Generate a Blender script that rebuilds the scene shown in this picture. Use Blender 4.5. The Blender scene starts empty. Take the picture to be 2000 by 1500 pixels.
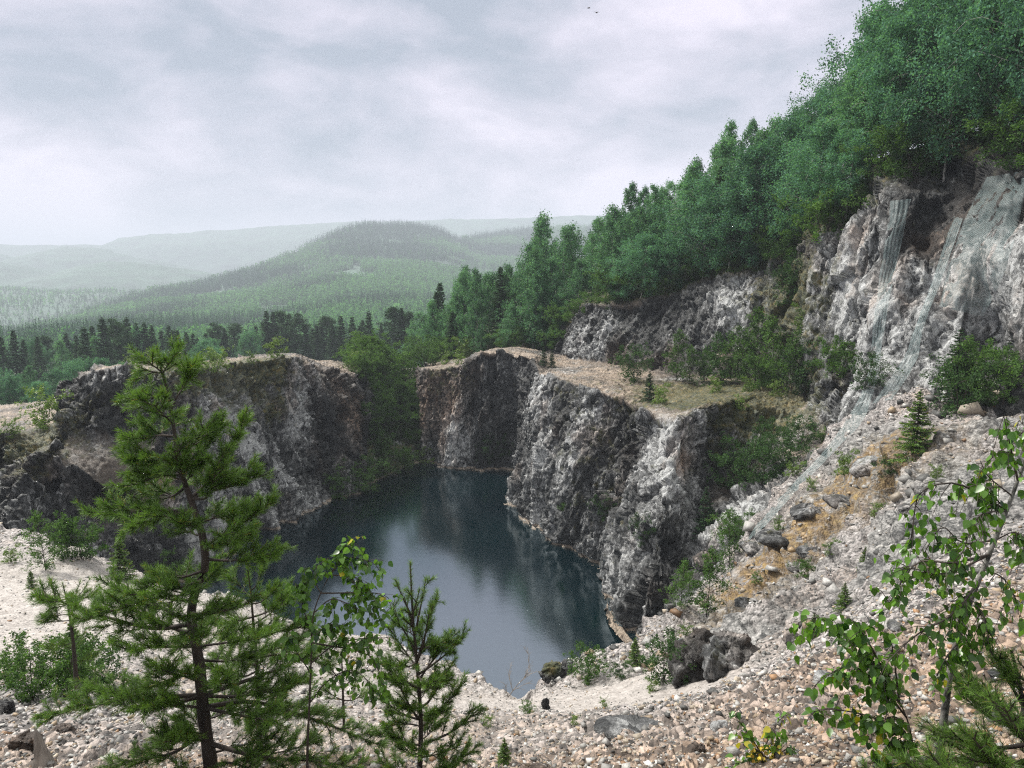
import bpy, math, random
import numpy as np
from mathutils import Vector, Matrix
from mathutils.bvhtree import BVHTree

# ------------------------------------------------------------------ camera, sky, sun, exposure
S = bpy.context.scene
CAM_H = 22.0; FPX = 1510.0; PITCH = math.radians(8.3)
cam_data = bpy.data.cameras.new("camera"); cam = bpy.data.objects.new("camera", cam_data)
S.collection.objects.link(cam); S.camera = cam
cam_data.sensor_width = 36.0; cam_data.lens = 36.0 * FPX / 2000.0
cam_data.clip_start = 0.05; cam_data.clip_end = 30000.0
cam.location = (0, 0, CAM_H); cam.rotation_euler = (math.radians(90) - PITCH, 0, 0)

SUN_EL, SUN_AZ = math.radians(50), math.radians(-62)     # azimuth from +Y (view direction) towards +X
sun_data = bpy.data.lights.new("sun", 'SUN'); sun = bpy.data.objects.new("sun", sun_data)
S.collection.objects.link(sun)
sun_data.energy = 4.9; sun_data.angle = math.radians(10); sun_data.color = (1.0, 0.965, 0.90)
sdir = Vector((math.sin(SUN_AZ) * math.cos(SUN_EL), math.cos(SUN_AZ) * math.cos(SUN_EL), math.sin(SUN_EL)))
sun.rotation_euler = (-sdir).to_track_quat('-Z', 'Y').to_euler()
sun.location = (0, 0, 60)

world = bpy.data.worlds.new("World"); S.world = world; world.use_nodes = True
def build_world():
    nt = world.node_tree; N = nt.nodes; L = nt.links; N.clear()
    def n(t, **k):
        x = N.new(t)
        for a, b in k.items(): setattr(x, a, b)
        return x
    def mth(op, a, b=None, clamp=False):
        x = n('ShaderNodeMath', operation=op, use_clamp=clamp)
        for i, q in enumerate((a, b)):
            if q is None: continue
            if isinstance(q, (int, float)): x.inputs[i].default_value = q
            else: L.new(q, x.inputs[i])
        return x.outputs[0]
    tc = n('ShaderNodeTexCoord'); sep = n('ShaderNodeSeparateXYZ'); L.new(tc.outputs['Generated'], sep.inputs[0])
    zc = mth('MAXIMUM', sep.outputs[2], 0.0)
    den = mth('ADD', zc, 0.16)
    cx = sep.outputs[0]; cy = sep.outputs[1]
    com = n('ShaderNodeCombineXYZ'); L.new(cx, com.inputs[0]); L.new(cy, com.inputs[1]); L.new(mth('MULTIPLY', sep.outputs[2], 2.2), com.inputs[2])
    def noise(scale, detail, rough, off, dist=0.0):
        mp = n('ShaderNodeMapping'); L.new(com.outputs[0], mp.inputs[0]); mp.inputs['Location'].default_value = off
        t = n('ShaderNodeTexNoise'); L.new(mp.outputs[0], t.inputs['Vector'])
        t.inputs['Scale'].default_value = scale; t.inputs['Detail'].default_value = detail
        t.inputs['Roughness'].default_value = rough; t.inputs['Distortion'].default_value = dist
        return t.outputs['Fac']
    n1 = noise(2.0, 4, 0.5, (3.1, 7.7, 0.2), 0.15); n2 = noise(6.0, 7, 0.55, (8.3, 1.9, 3.0), 0.25)
    s = mth('ADD', mth('MULTIPLY', n1, 0.55), mth('MULTIPLY', n2, 0.45))
    ramp = n('ShaderNodeValToRGB'); L.new(s, ramp.inputs[0]); cr = ramp.color_ramp
    cr.elements[0].position = 0.40; cr.elements[0].color = (0.40, 0.455, 0.55, 1)
    cr.elements[1].position = 0.585; cr.elements[1].color = (0.97, 0.90, 1.04, 1)
    e = cr.elements.new(0.5); e.color = (0.69, 0.675, 0.79, 1)
    # an overcast sky is brighter overhead than at the horizon
    el = mth('ADD', mth('MULTIPLY', mth('POWER', mth('MAXIMUM', mth('SUBTRACT', zc, .3), 0.0), 1.0), 1.0), 0.72)
    low = mth('SUBTRACT', 1.0, mth('MULTIPLY', sep.outputs[2], -6.0, True), True)
    el = mth('MULTIPLY', el, low)
    sky = n('ShaderNodeTexSky', sky_type='NISHITA'); sky.sun_disc = False
    sky.sun_elevation = SUN_EL; sky.sun_rotation = SUN_AZ; sky.dust_density = 2.0
    bg1 = n('ShaderNodeBackground'); L.new(sky.outputs[0], bg1.inputs[0]); bg1.inputs[1].default_value = 0.05
    ov = n('ShaderNodeMix', data_type='RGBA'); L.new(mth('MULTIPLY', mth('SUBTRACT', zc, .38), 3.0, True), ov.inputs[0])
    L.new(ramp.outputs[0], ov.inputs[6]); ov.inputs[7].default_value = (.86, .87, .84, 1)
    bg2 = n('ShaderNodeBackground'); L.new(ov.outputs[2], bg2.inputs[0]); L.new(el, bg2.inputs[1])
    mx = n('ShaderNodeMixShader'); mx.inputs[0].default_value = 0.9
    L.new(bg1.outputs[0], mx.inputs[1]); L.new(bg2.outputs[0], mx.inputs[2])
    out = n('ShaderNodeOutputWorld'); L.new(mx.outputs[0], out.inputs['Surface'])
build_world()
S.view_settings.view_transform = 'Standard'; S.view_settings.look = 'None'
S.view_settings.exposure = 0.60; S.view_settings.gamma = 1.0
S.cycles.use_denoising = False; S.cycles.filter_width = 1.2
S.cycles.max_bounces = 6; S.cycles.diffuse_bounces = 2; S.cycles.glossy_bounces = 2
S.cycles.transmission_bounces = 3; S.cycles.transparent_max_bounces = 12; S.cycles.volume_bounces = 0
S.cycles.caustics_reflective = False; S.cycles.caustics_refractive = False

# ------------------------------------------------------------------ projection helpers (photo pixel -> world)
ca, sa = math.cos(PITCH), math.sin(PITCH)
def RAY(u, v):
    a = (u - 1000) / FPX; b = (750 - v) / FPX
    return np.array((a, ca + sa * b, -sa + ca * b))
def PY(u, v, y):
    d = RAY(u, v); k = y / d[1]
    return np.array((d[0] * k, y, CAM_H + d[2] * k))
def PZ(u, v, z):
    d = RAY(u, v); k = (z - CAM_H) / d[2]
    return np.array((d[0] * k, d[1] * k, z))

# ------------------------------------------------------------------ vectorised noise
def _h(ix, iy, iz, s):
    ix = ix.astype(np.int64); iy = iy.astype(np.int64); iz = iz.astype(np.int64)
    h = (ix * 374761393 + iy * 668265263 + iz * 2147483647 + s * 974634777) & 0xffffffff
    h = ((h ^ (h >> 13)) * 1274126177) & 0xffffffff
    h = ((h ^ (h >> 16)) * 2246822519) & 0xffffffff
    h = (h ^ (h >> 15)) & 0xffffffff
    return h.astype(np.float64) / 4294967296.0
def vnoise(p, sc, seed=0):
    q = p / np.asarray(sc, float); i = np.floor(q); f = q - i; f = f * f * (3 - 2 * f)
    r = np.zeros(len(p))
    for dx in (0, 1):
        wx = f[:, 0] if dx else 1 - f[:, 0]
        for dy in (0, 1):
            wy = f[:, 1] if dy else 1 - f[:, 1]
            for dz in (0, 1):
                wz = f[:, 2] if dz else 1 - f[:, 2]
                r += wx * wy * wz * _h(i[:, 0] + dx, i[:, 1] + dy, i[:, 2] + dz, seed)
    return r * 2 - 1
def fbm(p, sc, seed=0, octv=4, gain=0.5):
    sc = np.ones(3) * np.asarray(sc, float); r = np.zeros(len(p)); a = 1.0; t = 0
    for o in range(octv):
        r += a * vnoise(p + 17.3 * o, sc, seed + o * 13); t += a; a *= gain; sc = sc * 0.5
    return r / t
def facet(p, sc, seed=0, tilt=0.7):
    """piecewise planar noise: each cell of a jittered lattice is one tilted plane, like broken rock"""
    out = np.zeros(len(p)); edge = np.zeros(len(p)); sc = np.ones(3) * np.asarray(sc, float)
    CH = 200000
    for a in range(0, len(p), CH):
        q = p[a:a + CH] / sc; i = np.floor(q)
        best = np.full(len(q), 1e9); sec = np.full(len(q), 1e9); val = np.zeros(len(q))
        for dx in (-1, 0, 1):
            for dy in (-1, 0, 1):
                for dz in (-1, 0, 1):
                    cx, cy, cz = i[:, 0] + dx, i[:, 1] + dy, i[:, 2] + dz
                    h1 = _h(cx, cy, cz, seed); h2 = _h(cx, cy, cz, seed + 1); h3 = _h(cx, cy, cz, seed + 2)
                    rx = q[:, 0] - cx - h1; ry = q[:, 1] - cy - h2; rz = q[:, 2] - cz - h3
                    d = rx * rx + ry * ry + rz * rz
                    m = d < best
                    sec = np.where(m, best, np.minimum(sec, d)); best = np.where(m, d, best)
                    h4 = (h1 * 7.31 + h2 * 3.7) % 1.0; h5 = (h2 * 9.17 + h3 * 5.3) % 1.0; h6 = (h3 * 11.3 + h1 * 2.9) % 1.0
                    v = (h4 - .5) * .55 + 1.35 * tilt * ((h5 - .5) * rx + (h6 - .5) * ry + (h4 * 3.7 % 1 - .5) * rz) * 2
                    val = np.where(m, v, val)
        out[a:a + CH] = val; edge[a:a + CH] = np.sqrt(sec) - np.sqrt(best)
    return out, edge

# ------------------------------------------------------------------ mesh helpers
def mesh(name, V, F, smooth=False, attrs=None, mats=None, mi=None):
    V = np.ascontiguousarray(V, dtype=np.float32); F = np.ascontiguousarray(F, dtype=np.int32)
    me = bpy.data.meshes.new(name); k = F.shape[1]
    me.vertices.add(len(V)); me.vertices.foreach_set("co", V.ravel())
    me.loops.add(F.size); me.loops.foreach_set("vertex_index", F.ravel())
    me.polygons.add(len(F)); me.polygons.foreach_set("loop_start", np.arange(0, F.size, k, dtype=np.int32))
    me.polygons.foreach_set("loop_total", np.full(len(F), k, dtype=np.int32))
    if smooth: me.polygons.foreach_set("use_smooth", np.ones(len(F), dtype=bool))
    if mi is not None: me.polygons.foreach_set("material_index", np.ascontiguousarray(mi, dtype=np.int32))
    me.update(calc_edges=True)
    for a, d in (attrs or {}).items():
        d = np.ascontiguousarray(d, dtype=np.float32)
        if d.ndim == 1:
            at = me.attributes.new(a, 'FLOAT', 'POINT'); at.data.foreach_set("value", d)
        else:
            at = me.attributes.new(a, 'FLOAT_COLOR', 'POINT')
            at.data.foreach_set("color", np.concatenate([d, np.ones((len(d), 1), np.float32)], 1).astype(np.float32).ravel())
    for m in (mats or []): me.materials.append(m)
    return me
COL = S.collection
def obj(name, me, parent=None, loc=None):
    o = bpy.data.objects.new(name, me); COL.objects.link(o)
    if parent is not None: o.parent = parent
    if loc is not None: o.location = loc
    return o
def struct(name, me, kind='structure'):
    o = obj(name, me); o['kind'] = kind; return o
def tag(o, label, cat, group=None):
    o['label'] = label; o['category'] = cat
    if group: o['group'] = group
    return o
def thing(name, label, cat, loc, group=None, rz=0.0, sc=1.0):
    o = bpy.data.objects.new(name, None); COL.objects.link(o); o.location = loc
    o.rotation_euler = (0, 0, rz); o.scale = (sc, sc, sc) if isinstance(sc, (int, float)) else sc
    o.empty_display_size = 0.3
    return tag(o, label, cat, group)
def grid_faces(nr, nc):
    a = np.arange(nr * nc).reshape(nr, nc)
    return np.stack([a[:-1, :-1], a[:-1, 1:], a[1:, 1:], a[1:, :-1]], -1).reshape(-1, 4)
def grid_normals(G):
    du = np.gradient(G, axis=1); dv = np.gradient(G, axis=0)
    n = np.cross(du, dv); n /= np.linalg.norm(n, axis=2, keepdims=True) + 1e-9
    return n
def blur(A, k, axis):
    if k < 1: return A
    ker = np.ones(2 * k + 1) / (2 * k + 1)
    P = np.pad(A, [(k, k) if i == axis else (0, 0) for i in range(A.ndim)], mode='edge')
    c = np.cumsum(P, axis=axis); c = np.insert(c, 0, 0, axis=axis)
    n = A.shape[axis]; idx = np.arange(n)
    return (np.take(c, idx + 2 * k + 1, axis=axis) - np.take(c, idx, axis=axis)) / (2 * k + 1)
class Acc:
    """collects vertex / face blocks of one arity"""
    def __init__(s): s.V = []; s.F = []; s.n = 0; s.A = {}
    def add(s, V, F, **at):
        V = np.asarray(V, float); F = np.asarray(F, int)
        s.V.append(V); s.F.append(F + s.n); s.n += len(V)
        for k, v in at.items(): s.A.setdefault(k, []).append(np.broadcast_to(np.asarray(v, float), (len(V),)) if np.ndim(v) < 2 else v)
    def mesh(s, name, **k):
        if not s.V: s.V = [np.zeros((3, 3))]; s.F = [np.array([[0, 1, 2, 2]])]
        return mesh(name, np.concatenate(s.V), np.concatenate(s.F), attrs={a: np.concatenate(b) for a, b in s.A.items()}, **k)
def tube(acc, pts, rad, k=6):
    pts = np.asarray(pts, float); n = len(pts); rad = np.broadcast_to(np.asarray(rad, float), (n,))
    t = np.gradient(pts, axis=0); t /= np.linalg.norm(t, axis=1, keepdims=True) + 1e-9
    ref = np.where(np.abs(t[:, 2:3]) > .9, np.array([[1., 0, 0]]), np.array([[0., 0, 1.]]))
    a = np.cross(t, ref); a /= np.linalg.norm(a, axis=1, keepdims=True) + 1e-9; b = np.cross(t, a)
    th = np.arange(k) * 2 * math.pi / k
    V = (pts[:, None] + rad[:, None, None] * (a[:, None] * np.cos(th)[None, :, None] + b[:, None] * np.sin(th)[None, :, None])).reshape(-1, 3)
    i = np.arange(n - 1)[:, None] * k; j = np.arange(k)[None]; j2 = (j + 1) % k
    F = np.stack([i + j, i + j2, i + k + j2, i + k + j], -1).reshape(-1, 4)
    acc.add(V, F)
def smooth_path(P, n):
    P = np.asarray(P, float)
    if len(P) < 3: 
        t = np.linspace(0, 1, n)[:, None]; return P[0] * (1 - t) + P[-1] * t
    Q = np.vstack([2 * P[0] - P[1], P, 2 * P[-1] - P[-2]])
    d = np.concatenate([[0], np.cumsum(np.linalg.norm(np.diff(P, axis=0), axis=1))]); s = np.linspace(0, d[-1], n)
    k = np.clip(np.searchsorted(d, s, side='right') - 1, 0, len(P) - 2); t = ((s - d[k]) / (d[k + 1] - d[k] + 1e-9))[:, None]
    p0, p1, p2, p3 = Q[k], Q[k + 1], Q[k + 2], Q[k + 3]
    return .5 * ((2 * p1) + (-p0 + p2) * t + (2 * p0 - 5 * p1 + 4 * p2 - p3) * t * t + (-p0 + 3 * p1 - 3 * p2 + p3) * t ** 3)

# ------------------------------------------------------------------ materials
class NT:
    def __init__(s, name):
        s.m = bpy.data.materials.new(name); s.m.use_nodes = True; s.nt = s.m.node_tree; s.N = s.nt.nodes; s.L = s.nt.links
        s.N.clear(); s.out = s.N.new('ShaderNodeOutputMaterial')
    def n(s, t, ins=None, **k):
        x = s.N.new(t)
        for a, b in k.items(): setattr(x, a, b)
        for a, b in (ins or {}).items():
            if hasattr(b, 'is_output') or isinstance(b, bpy.types.NodeSocket): s.L.new(b, x.inputs[a])
            else: x.inputs[a].default_value = b
        return x
    def math(s, op, a, b=0.0, clamp=False): return s.n('ShaderNodeMath', {0: a, 1: b}, operation=op, use_clamp=clamp).outputs[0]
    def noise(s, vec, scale, detail=4, rough=.55, dist=0.0):
        return s.n('ShaderNodeTexNoise', {'Vector': vec, 'Scale': scale, 'Detail': detail, 'Roughness': rough, 'Distortion': dist}).outputs['Fac']
    def mapping(s, vec, scale=(1, 1, 1), rot=(0, 0, 0), loc=(0, 0, 0)):
        return s.n('ShaderNodeMapping', {'Vector': vec, 'Scale': scale, 'Rotation': rot, 'Location': loc}).outputs[0]
    def ramp(s, fac, stops):
        r = s.n('ShaderNodeValToRGB', {0: fac}); e = r.color_ramp.elements
        while len(e) < len(stops): e.new(0.5)
        for q, (p, c) in zip(e, stops):
            q.position = p; q.color = (c, c, c, 1) if isinstance(c, (int, float)) else (*c, 1)
        return r.outputs[0]
    def mix(s, fac, a, b, mode='MIX'):
        x = s.n('ShaderNodeMix', data_type='RGBA', blend_type=mode)
        for i, q in ((0, fac), (6, a), (7, b)):
            if isinstance(q, bpy.types.NodeSocket): s.L.new(q, x.inputs[i])
            else: x.inputs[i].default_value = q if i == 0 else (*q, 1)
        return x.outputs[2]
    def attr(s, name, out='Fac'): return s.n('ShaderNodeAttribute', attribute_name=name).outputs[out]
    def bump(s, h, strength=.5, dist=.05): return s.n('ShaderNodeBump', {'Height': h, 'Strength': strength, 'Distance': dist}).outputs[0]
    def bsdf(s, **k):
        ins = {'Base Color': None}
        p = s.n('ShaderNodeBsdfPrincipled')
        for a, b in k.items():
            a = a.replace('_', ' ')
            if isinstance(b, bpy.types.NodeSocket): s.L.new(b, p.inputs[a])
            else: p.inputs[a].default_value = (*b, 1) if isinstance(b, tuple) and len(b) == 3 else b
        s.L.new(p.outputs[0], s.out.inputs[0]); return p

def mat_rock():
    t = NT("quarry_rock"); pos = t.n('ShaderNodeNewGeometry').outputs['Position']
    wob = t.n('ShaderNodeTexNoise', {'Vector': pos, 'Scale': .9, 'Detail': 4}).outputs['Color']
    wp = t.n('ShaderNodeVectorMath', {0: pos, 1: t.n('ShaderNodeVectorMath', {0: wob, 'Scale': 1.3}, operation='SCALE').outputs[0]}, operation='ADD').outputs[0]
    vert = t.mapping(wp, (1, 1, .28)); flat = t.mapping(wp, (1., 1., .8), (.3, .4, .2))
    st = t.noise(vert, .8, 6, .62, .4); mid = t.noise(flat, 1.7, 8, .72, .6); fine = t.noise(vert, 7, 6, .75)
    v1 = t.n('ShaderNodeTexVoronoi', {'Vector': t.mapping(wp, (1, 1, .34), (.2, .15, 0)), 'Scale': 2.2}, feature='F1')
    v2 = t.n('ShaderNodeTexVoronoi', {'Vector': t.mapping(wp, (1, 1, .42), (.2, -.15, 0)), 'Scale': 6.5}, feature='F1')
    c1 = t.n('ShaderNodeSeparateColor', {0: v1.outputs['Color']}).outputs[0]; c2 = t.n('ShaderNodeSeparateColor', {0: v2.outputs['Color']}).outputs[0]
    sk = t.noise(t.mapping(wp, (1, 1, .16), (.12, 0, .1)), 2.6, 7, .7)
    s = t.math('ADD', t.math('MULTIPLY', st, .18), t.math('MULTIPLY', mid, .25)); s = t.math('ADD', s, t.math('ADD', t.math('MULTIPLY', fine, .20), t.math('MULTIPLY', sk, .29)))
    s = t.math('ADD', s, t.math('ADD', t.math('MULTIPLY', c1, .06), t.math('MULTIPLY', c2, .12)))
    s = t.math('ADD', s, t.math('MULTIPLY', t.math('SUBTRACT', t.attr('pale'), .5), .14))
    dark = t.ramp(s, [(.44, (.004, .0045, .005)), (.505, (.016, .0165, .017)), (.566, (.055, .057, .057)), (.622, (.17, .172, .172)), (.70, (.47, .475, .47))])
    br = t.noise(t.mapping(pos, (1, 1, .5), loc=(5, 3, 1)), .33, 5, .6)
    brm = t.math('MULTIPLY', t.ramp(t.math('ADD', br, t.math('MULTIPLY', t.attr('rust'), .35)), [(.58, 0.0), (.84, 1.0)]), .8)
    col = t.mix(brm, dark, t.mix(.22, t.mix(1.0, dark, (1.0, .62, .40), 'MULTIPLY'), (.10, .055, .026)))
    soilc = t.ramp(t.noise(pos, 2.3, 8, .72), [(.3, (.08, .06, .045)), (.47, (.27, .205, .15)), (.66, (.50, .41, .33))])
    sm = t.math('MULTIPLY', t.attr('soil'), t.ramp(t.noise(pos, 1.1, 6, .65), [(.34, .2), (.52, 1.0)]), True)
    col = t.mix(sm, col, soilc)
    gn = t.ramp(t.math('ADD', t.noise(pos, .9, 6, .7), t.math('MULTIPLY', t.attr('moss'), .3)), [(.62, 0.0), (.78, 1.0)])
    col = t.mix(t.math('MULTIPLY', gn, .8), col, t.ramp(t.noise(pos, 3, 6), [(.38, (.022, .035, .008)), (.52, (.07, .075, .014)), (.66, (.16, .12, .02))]))
    z = t.n('ShaderNodeSeparateXYZ', {0: pos}).outputs[2]
    ring = t.math('ADD', z, t.math('MULTIPLY', t.noise(pos, .6, 3), .3))
    ringm = t.ramp(ring, [(.0, 0.0), (.02, 1.0), (.30, 1.0), (.38, 0.0)])
    col = t.mix(t.math('MULTIPLY', ringm, .75), col, (.42, .34, .26))
    h = t.math('ADD', mid, t.math('MULTIPLY', fine, .5)); h = t.math('ADD', h, t.math('MULTIPLY', t.noise(pos, 26, 4, .7), .2))
    h = t.math('ADD', h, t.math('ADD', t.math('MULTIPLY', c1, .5), t.math('MULTIPLY', c2, .22)))
    rgh = t.ramp(fine, [(.3, .38), (.7, .75)])
    t.bsdf(Base_Color=col, Roughness=rgh, Normal=t.bump(h, 1.0, .22)); return t.m
def mat_ground():
    t = NT("rubble_ground"); pos = t.n('ShaderNodeNewGeometry').outputs['Position']
    a = t.noise(pos, 5, 8, .75); b = t.noise(pos, .35, 4, .6); vor = t.n('ShaderNodeTexVoronoi', {'Vector': pos, 'Scale': 14.0}, feature='F1')
    vor2 = t.n('ShaderNodeTexVoronoi', {'Vector': pos, 'Scale': 5.0}, feature='F1')
    g = t.ramp(t.math('ADD', t.math('MULTIPLY', a, .7), t.math('MULTIPLY', t.n('ShaderNodeSeparateColor', {0: vor.outputs['Color']}).outputs[0], .3)),
               [(.28, (.02, .018, .018)), (.44, (.10, .09, .085)), (.57, (.30, .27, .255)), (.72, (.55, .51, .5))])
    tan = t.mix(1.0, g, (1.0, .8, .62), 'MULTIPLY')
    col = t.mix(t.ramp(t.math('ADD', b, t.math('MULTIPLY', t.attr('soil'), .5)), [(.5, 0.0), (.8, 1.0)]), g, tan)
    sand = t.ramp(t.noise(pos, 3.5, 7, .7), [(.3, (.21, .185, .165)), (.6, (.44, .405, .375))])
    col = t.mix(t.math('MULTIPLY', t.attr('sand'), .85), col, sand)
    ms = t.math('MULTIPLY', t.attr('moss'), t.ramp(t.noise(pos, 2.2, 6, .7), [(.38, 0.0), (.52, 1.0)]))
    col = t.mix(t.math('MULTIPLY', ms, .85), col, t.ramp(t.noise(pos, 4, 4), [(.38, (.11, .06, .02)), (.5, (.22, .12, .03)), (.64, (.42, .23, .015))]))
    bn = t.noise(t.mapping(pos, (1, 1, 1.8), (.5, .4, .3)), 1.6, 8, .7, .5); bf = t.noise(t.mapping(pos, (1, 1, 1.4), (.6, .2, .4)), 6, 8, .75)
    bedc = t.ramp(t.math('ADD', t.math('MULTIPLY', bn, .5), t.math('MULTIPLY', bf, .5)), [(.40, (.012, .012, .012)), (.47, (.06, .06, .058)), (.53, (.20, .195, .185)), (.60, (.38, .365, .35)), (.7, (.58, .56, .54))])
    col2 = t.mix(t.math('MULTIPLY', t.attr('bed'), 1.0, True), col, bedc)
    col = t.mix(t.math('MULTIPLY', ms, .85), col2, t.ramp(t.noise(pos, 4, 6, .7), [(.36, (.05, .035, .015)), (.48, (.13, .08, .03)), (.58, (.20, .135, .05)), (.68, (.30, .20, .045))]))
    h = t.math('ADD', a, t.math('MULTIPLY', vor.outputs['Distance'], -.6)); h = t.math('ADD', h, t.math('MULTIPLY', vor2.outputs['Distance'], -.6))
    t.bsdf(Base_Color=col, Roughness=.75, Normal=t.bump(h, .9, .07)); return t.m
def mat_stone():
    t = NT("loose_stone"); pos = t.n('ShaderNodeNewGeometry').outputs['Position']
    c = t.attr('tint', 'Color'); v = t.ramp(t.noise(pos, 18, 6, .7), [(.3, .45), (.6, 1.05)])
    t.bsdf(Base_Color=t.mix(1.0, c, v, 'MULTIPLY'), Roughness=.6, Normal=t.bump(t.noise(pos, 40, 5, .7), .5, .02)); return t.m
def mat_leaf(name, dark, light, trans=.35, rough=.5, spec=.5, yellow=None):
    t = NT(name); r = t.attr('rnd'); o = t.n('ShaderNodeObjectInfo').outputs['Random']
    f = t.math('ADD', t.math('MULTIPLY', r, .75), t.math('MULTIPLY', o, .25))
    stops = [(0.05, dark), (.85, light)]
    if yellow: stops += [(.93, light), (.97, yellow)]
    c = t.ramp(f if not yellow else r, stops)
    p = t.bsdf(Base_Color=c, Roughness=rough, Specular_IOR_Level=spec)
    tr = t.n('ShaderNodeBsdfTranslucent', {0: t.mix(1.0, c, (1.25, 1.3, .6), 'MULTIPLY')})
    mx = t.n('ShaderNodeMixShader', {0: trans, 1: p.outputs[0], 2: tr.outputs[0]}); t.L.new(mx.outputs[0], t.out.inputs[0]); return t.m
def mat_bark(name, a, b, sc=6, zs=.3):
    t = NT(name); pos = t.n('ShaderNodeTexCoord').outputs['Object']
    n = t.noise(t.mapping(pos, (1, 1, zs)), sc, 6, .7)
    t.bsdf(Base_Color=t.ramp(n, [(.35, a), (.62, b)]), Roughness=.85, Normal=t.bump(n, .8, .01)); return t.m
def mat_water():
    t = NT("lake_water"); pos = t.n('ShaderNodeNewGeometry').outputs['Position']
    n1 = t.noise(pos, 7.0, 3, .6); n2 = t.noise(pos, 1.3, 3, .5); n3 = t.noise(pos, 22., 2, .5)
    h = t.math('ADD', t.math('MULTIPLY', n1, .5), t.math('MULTIPLY', n2, .8)); h = t.math('ADD', h, t.math('MULTIPLY', n3, .25))
    c = t.ramp(t.noise(pos, .06, 3, .5), [(.35, (.0003, .0045, .007)), (.65, (.0004, .0075, .0095))])
    t.bsdf(Base_Color=c, Roughness=.10, IOR=2.1, Specular_IOR_Level=1.0, Specular_Tint=(.78, .92, 1.0), Normal=t.bump(h, .07, .05)); return t.m
def mat_simple(name, col, rough=.7, var=.25, sc=3.0):
    t = NT(name); pos = t.n('ShaderNodeNewGeometry').outputs['Position']
    t.bsdf(Base_Color=t.mix(1.0, col, t.ramp(t.noise(pos, sc, 5), [(.3, 1 - var), (.7, 1 + var)]), 'MULTIPLY'), Roughness=rough); return t.m
def mat_net():
    t = NT("netting"); uv = t.n('ShaderNodeAttribute', attribute_name='guv').outputs['Vector']
    sp = t.n('ShaderNodeSeparateXYZ', {0: t.mapping(uv, (1, 1, 1), (0, 0, .785))})
    def line(c):
        f = t.math('FRACT', t.math('MULTIPLY', c, 17.0)); return t.math('LESS_THAN', f, .11)
    m = t.math('MAXIMUM', line(sp.outputs[0]), line(sp.outputs[1]))
    p = t.bsdf(Base_Color=(.26, .34, .34), Roughness=.5)
    tr = t.n('ShaderNodeBsdfTransparent'); mx = t.n('ShaderNodeMixShader', {0: m, 1: tr.outputs[0], 2: p.outputs[0]})
    t.L.new(mx.outputs[0], t.out.inputs[0]); return t.m
M = dict(rock=mat_rock(), ground=mat_ground(), stone=mat_stone(), water=mat_water(), net=mat_net(),
    birch=mat_leaf("birch_foliage", (.010, .042, .028), (.155, .32, .18), .42, .75, .12),
    birch_old=mat_leaf("dark_birch_foliage", (.008, .036, .028), (.125, .28, .175), .42, .75, .12),  # slightly darker green of the broad-crowned trees
    spruce=mat_leaf("spruce_needles", (.01, .026, .016), (.06, .12, .05), .15, .75, .12),
    bush=mat_leaf("shrub_foliage", (.014, .042, .012), (.10, .19, .045), .4, .7, .15),
    shade_bush=mat_leaf("shaded_shrub_foliage", (.008, .028, .010), (.055, .115, .032), .35, .7, .15),  # darker copy of the shrub green, bay and gully shade put into it
    lime=mat_leaf("young_shrub_foliage", (.03, .08, .014), (.17, .26, .045)),
    needle=mat_leaf("pine_needles", (.020, .052, .012), (.165, .29, .055), .28, .45, .3, (.30, .24, .03)),
    leaf=mat_leaf("birch_leaves", (.016, .055, .010), (.15, .31, .032), .4, .35, .5, (.38, .34, .03)),
    far=mat_leaf("far_forest", (.010, .038, .028), (.13, .29, .15), .5, .9, .02),
    bark=mat_bark("dark_bark", (.012, .009, .007), (.06, .045, .035)),
    white_bark=mat_bark("birch_bark", (.02, .018, .016), (.42, .40, .37), 5, 1.6),
    lichen_bark=mat_bark("lichen_birch_bark", (.012, .011, .010), (.22, .21, .19), 22, .6),
    dead=mat_bark("dead_wood", (.10, .085, .07), (.28, .25, .22)),
    floor=mat_simple("forest_floor", (.03, .045, .02), .9, .4, .3),
    hillm=mat_simple("wooded_hill", (.035, .075, .045), .9, .4, .02),
)
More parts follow.
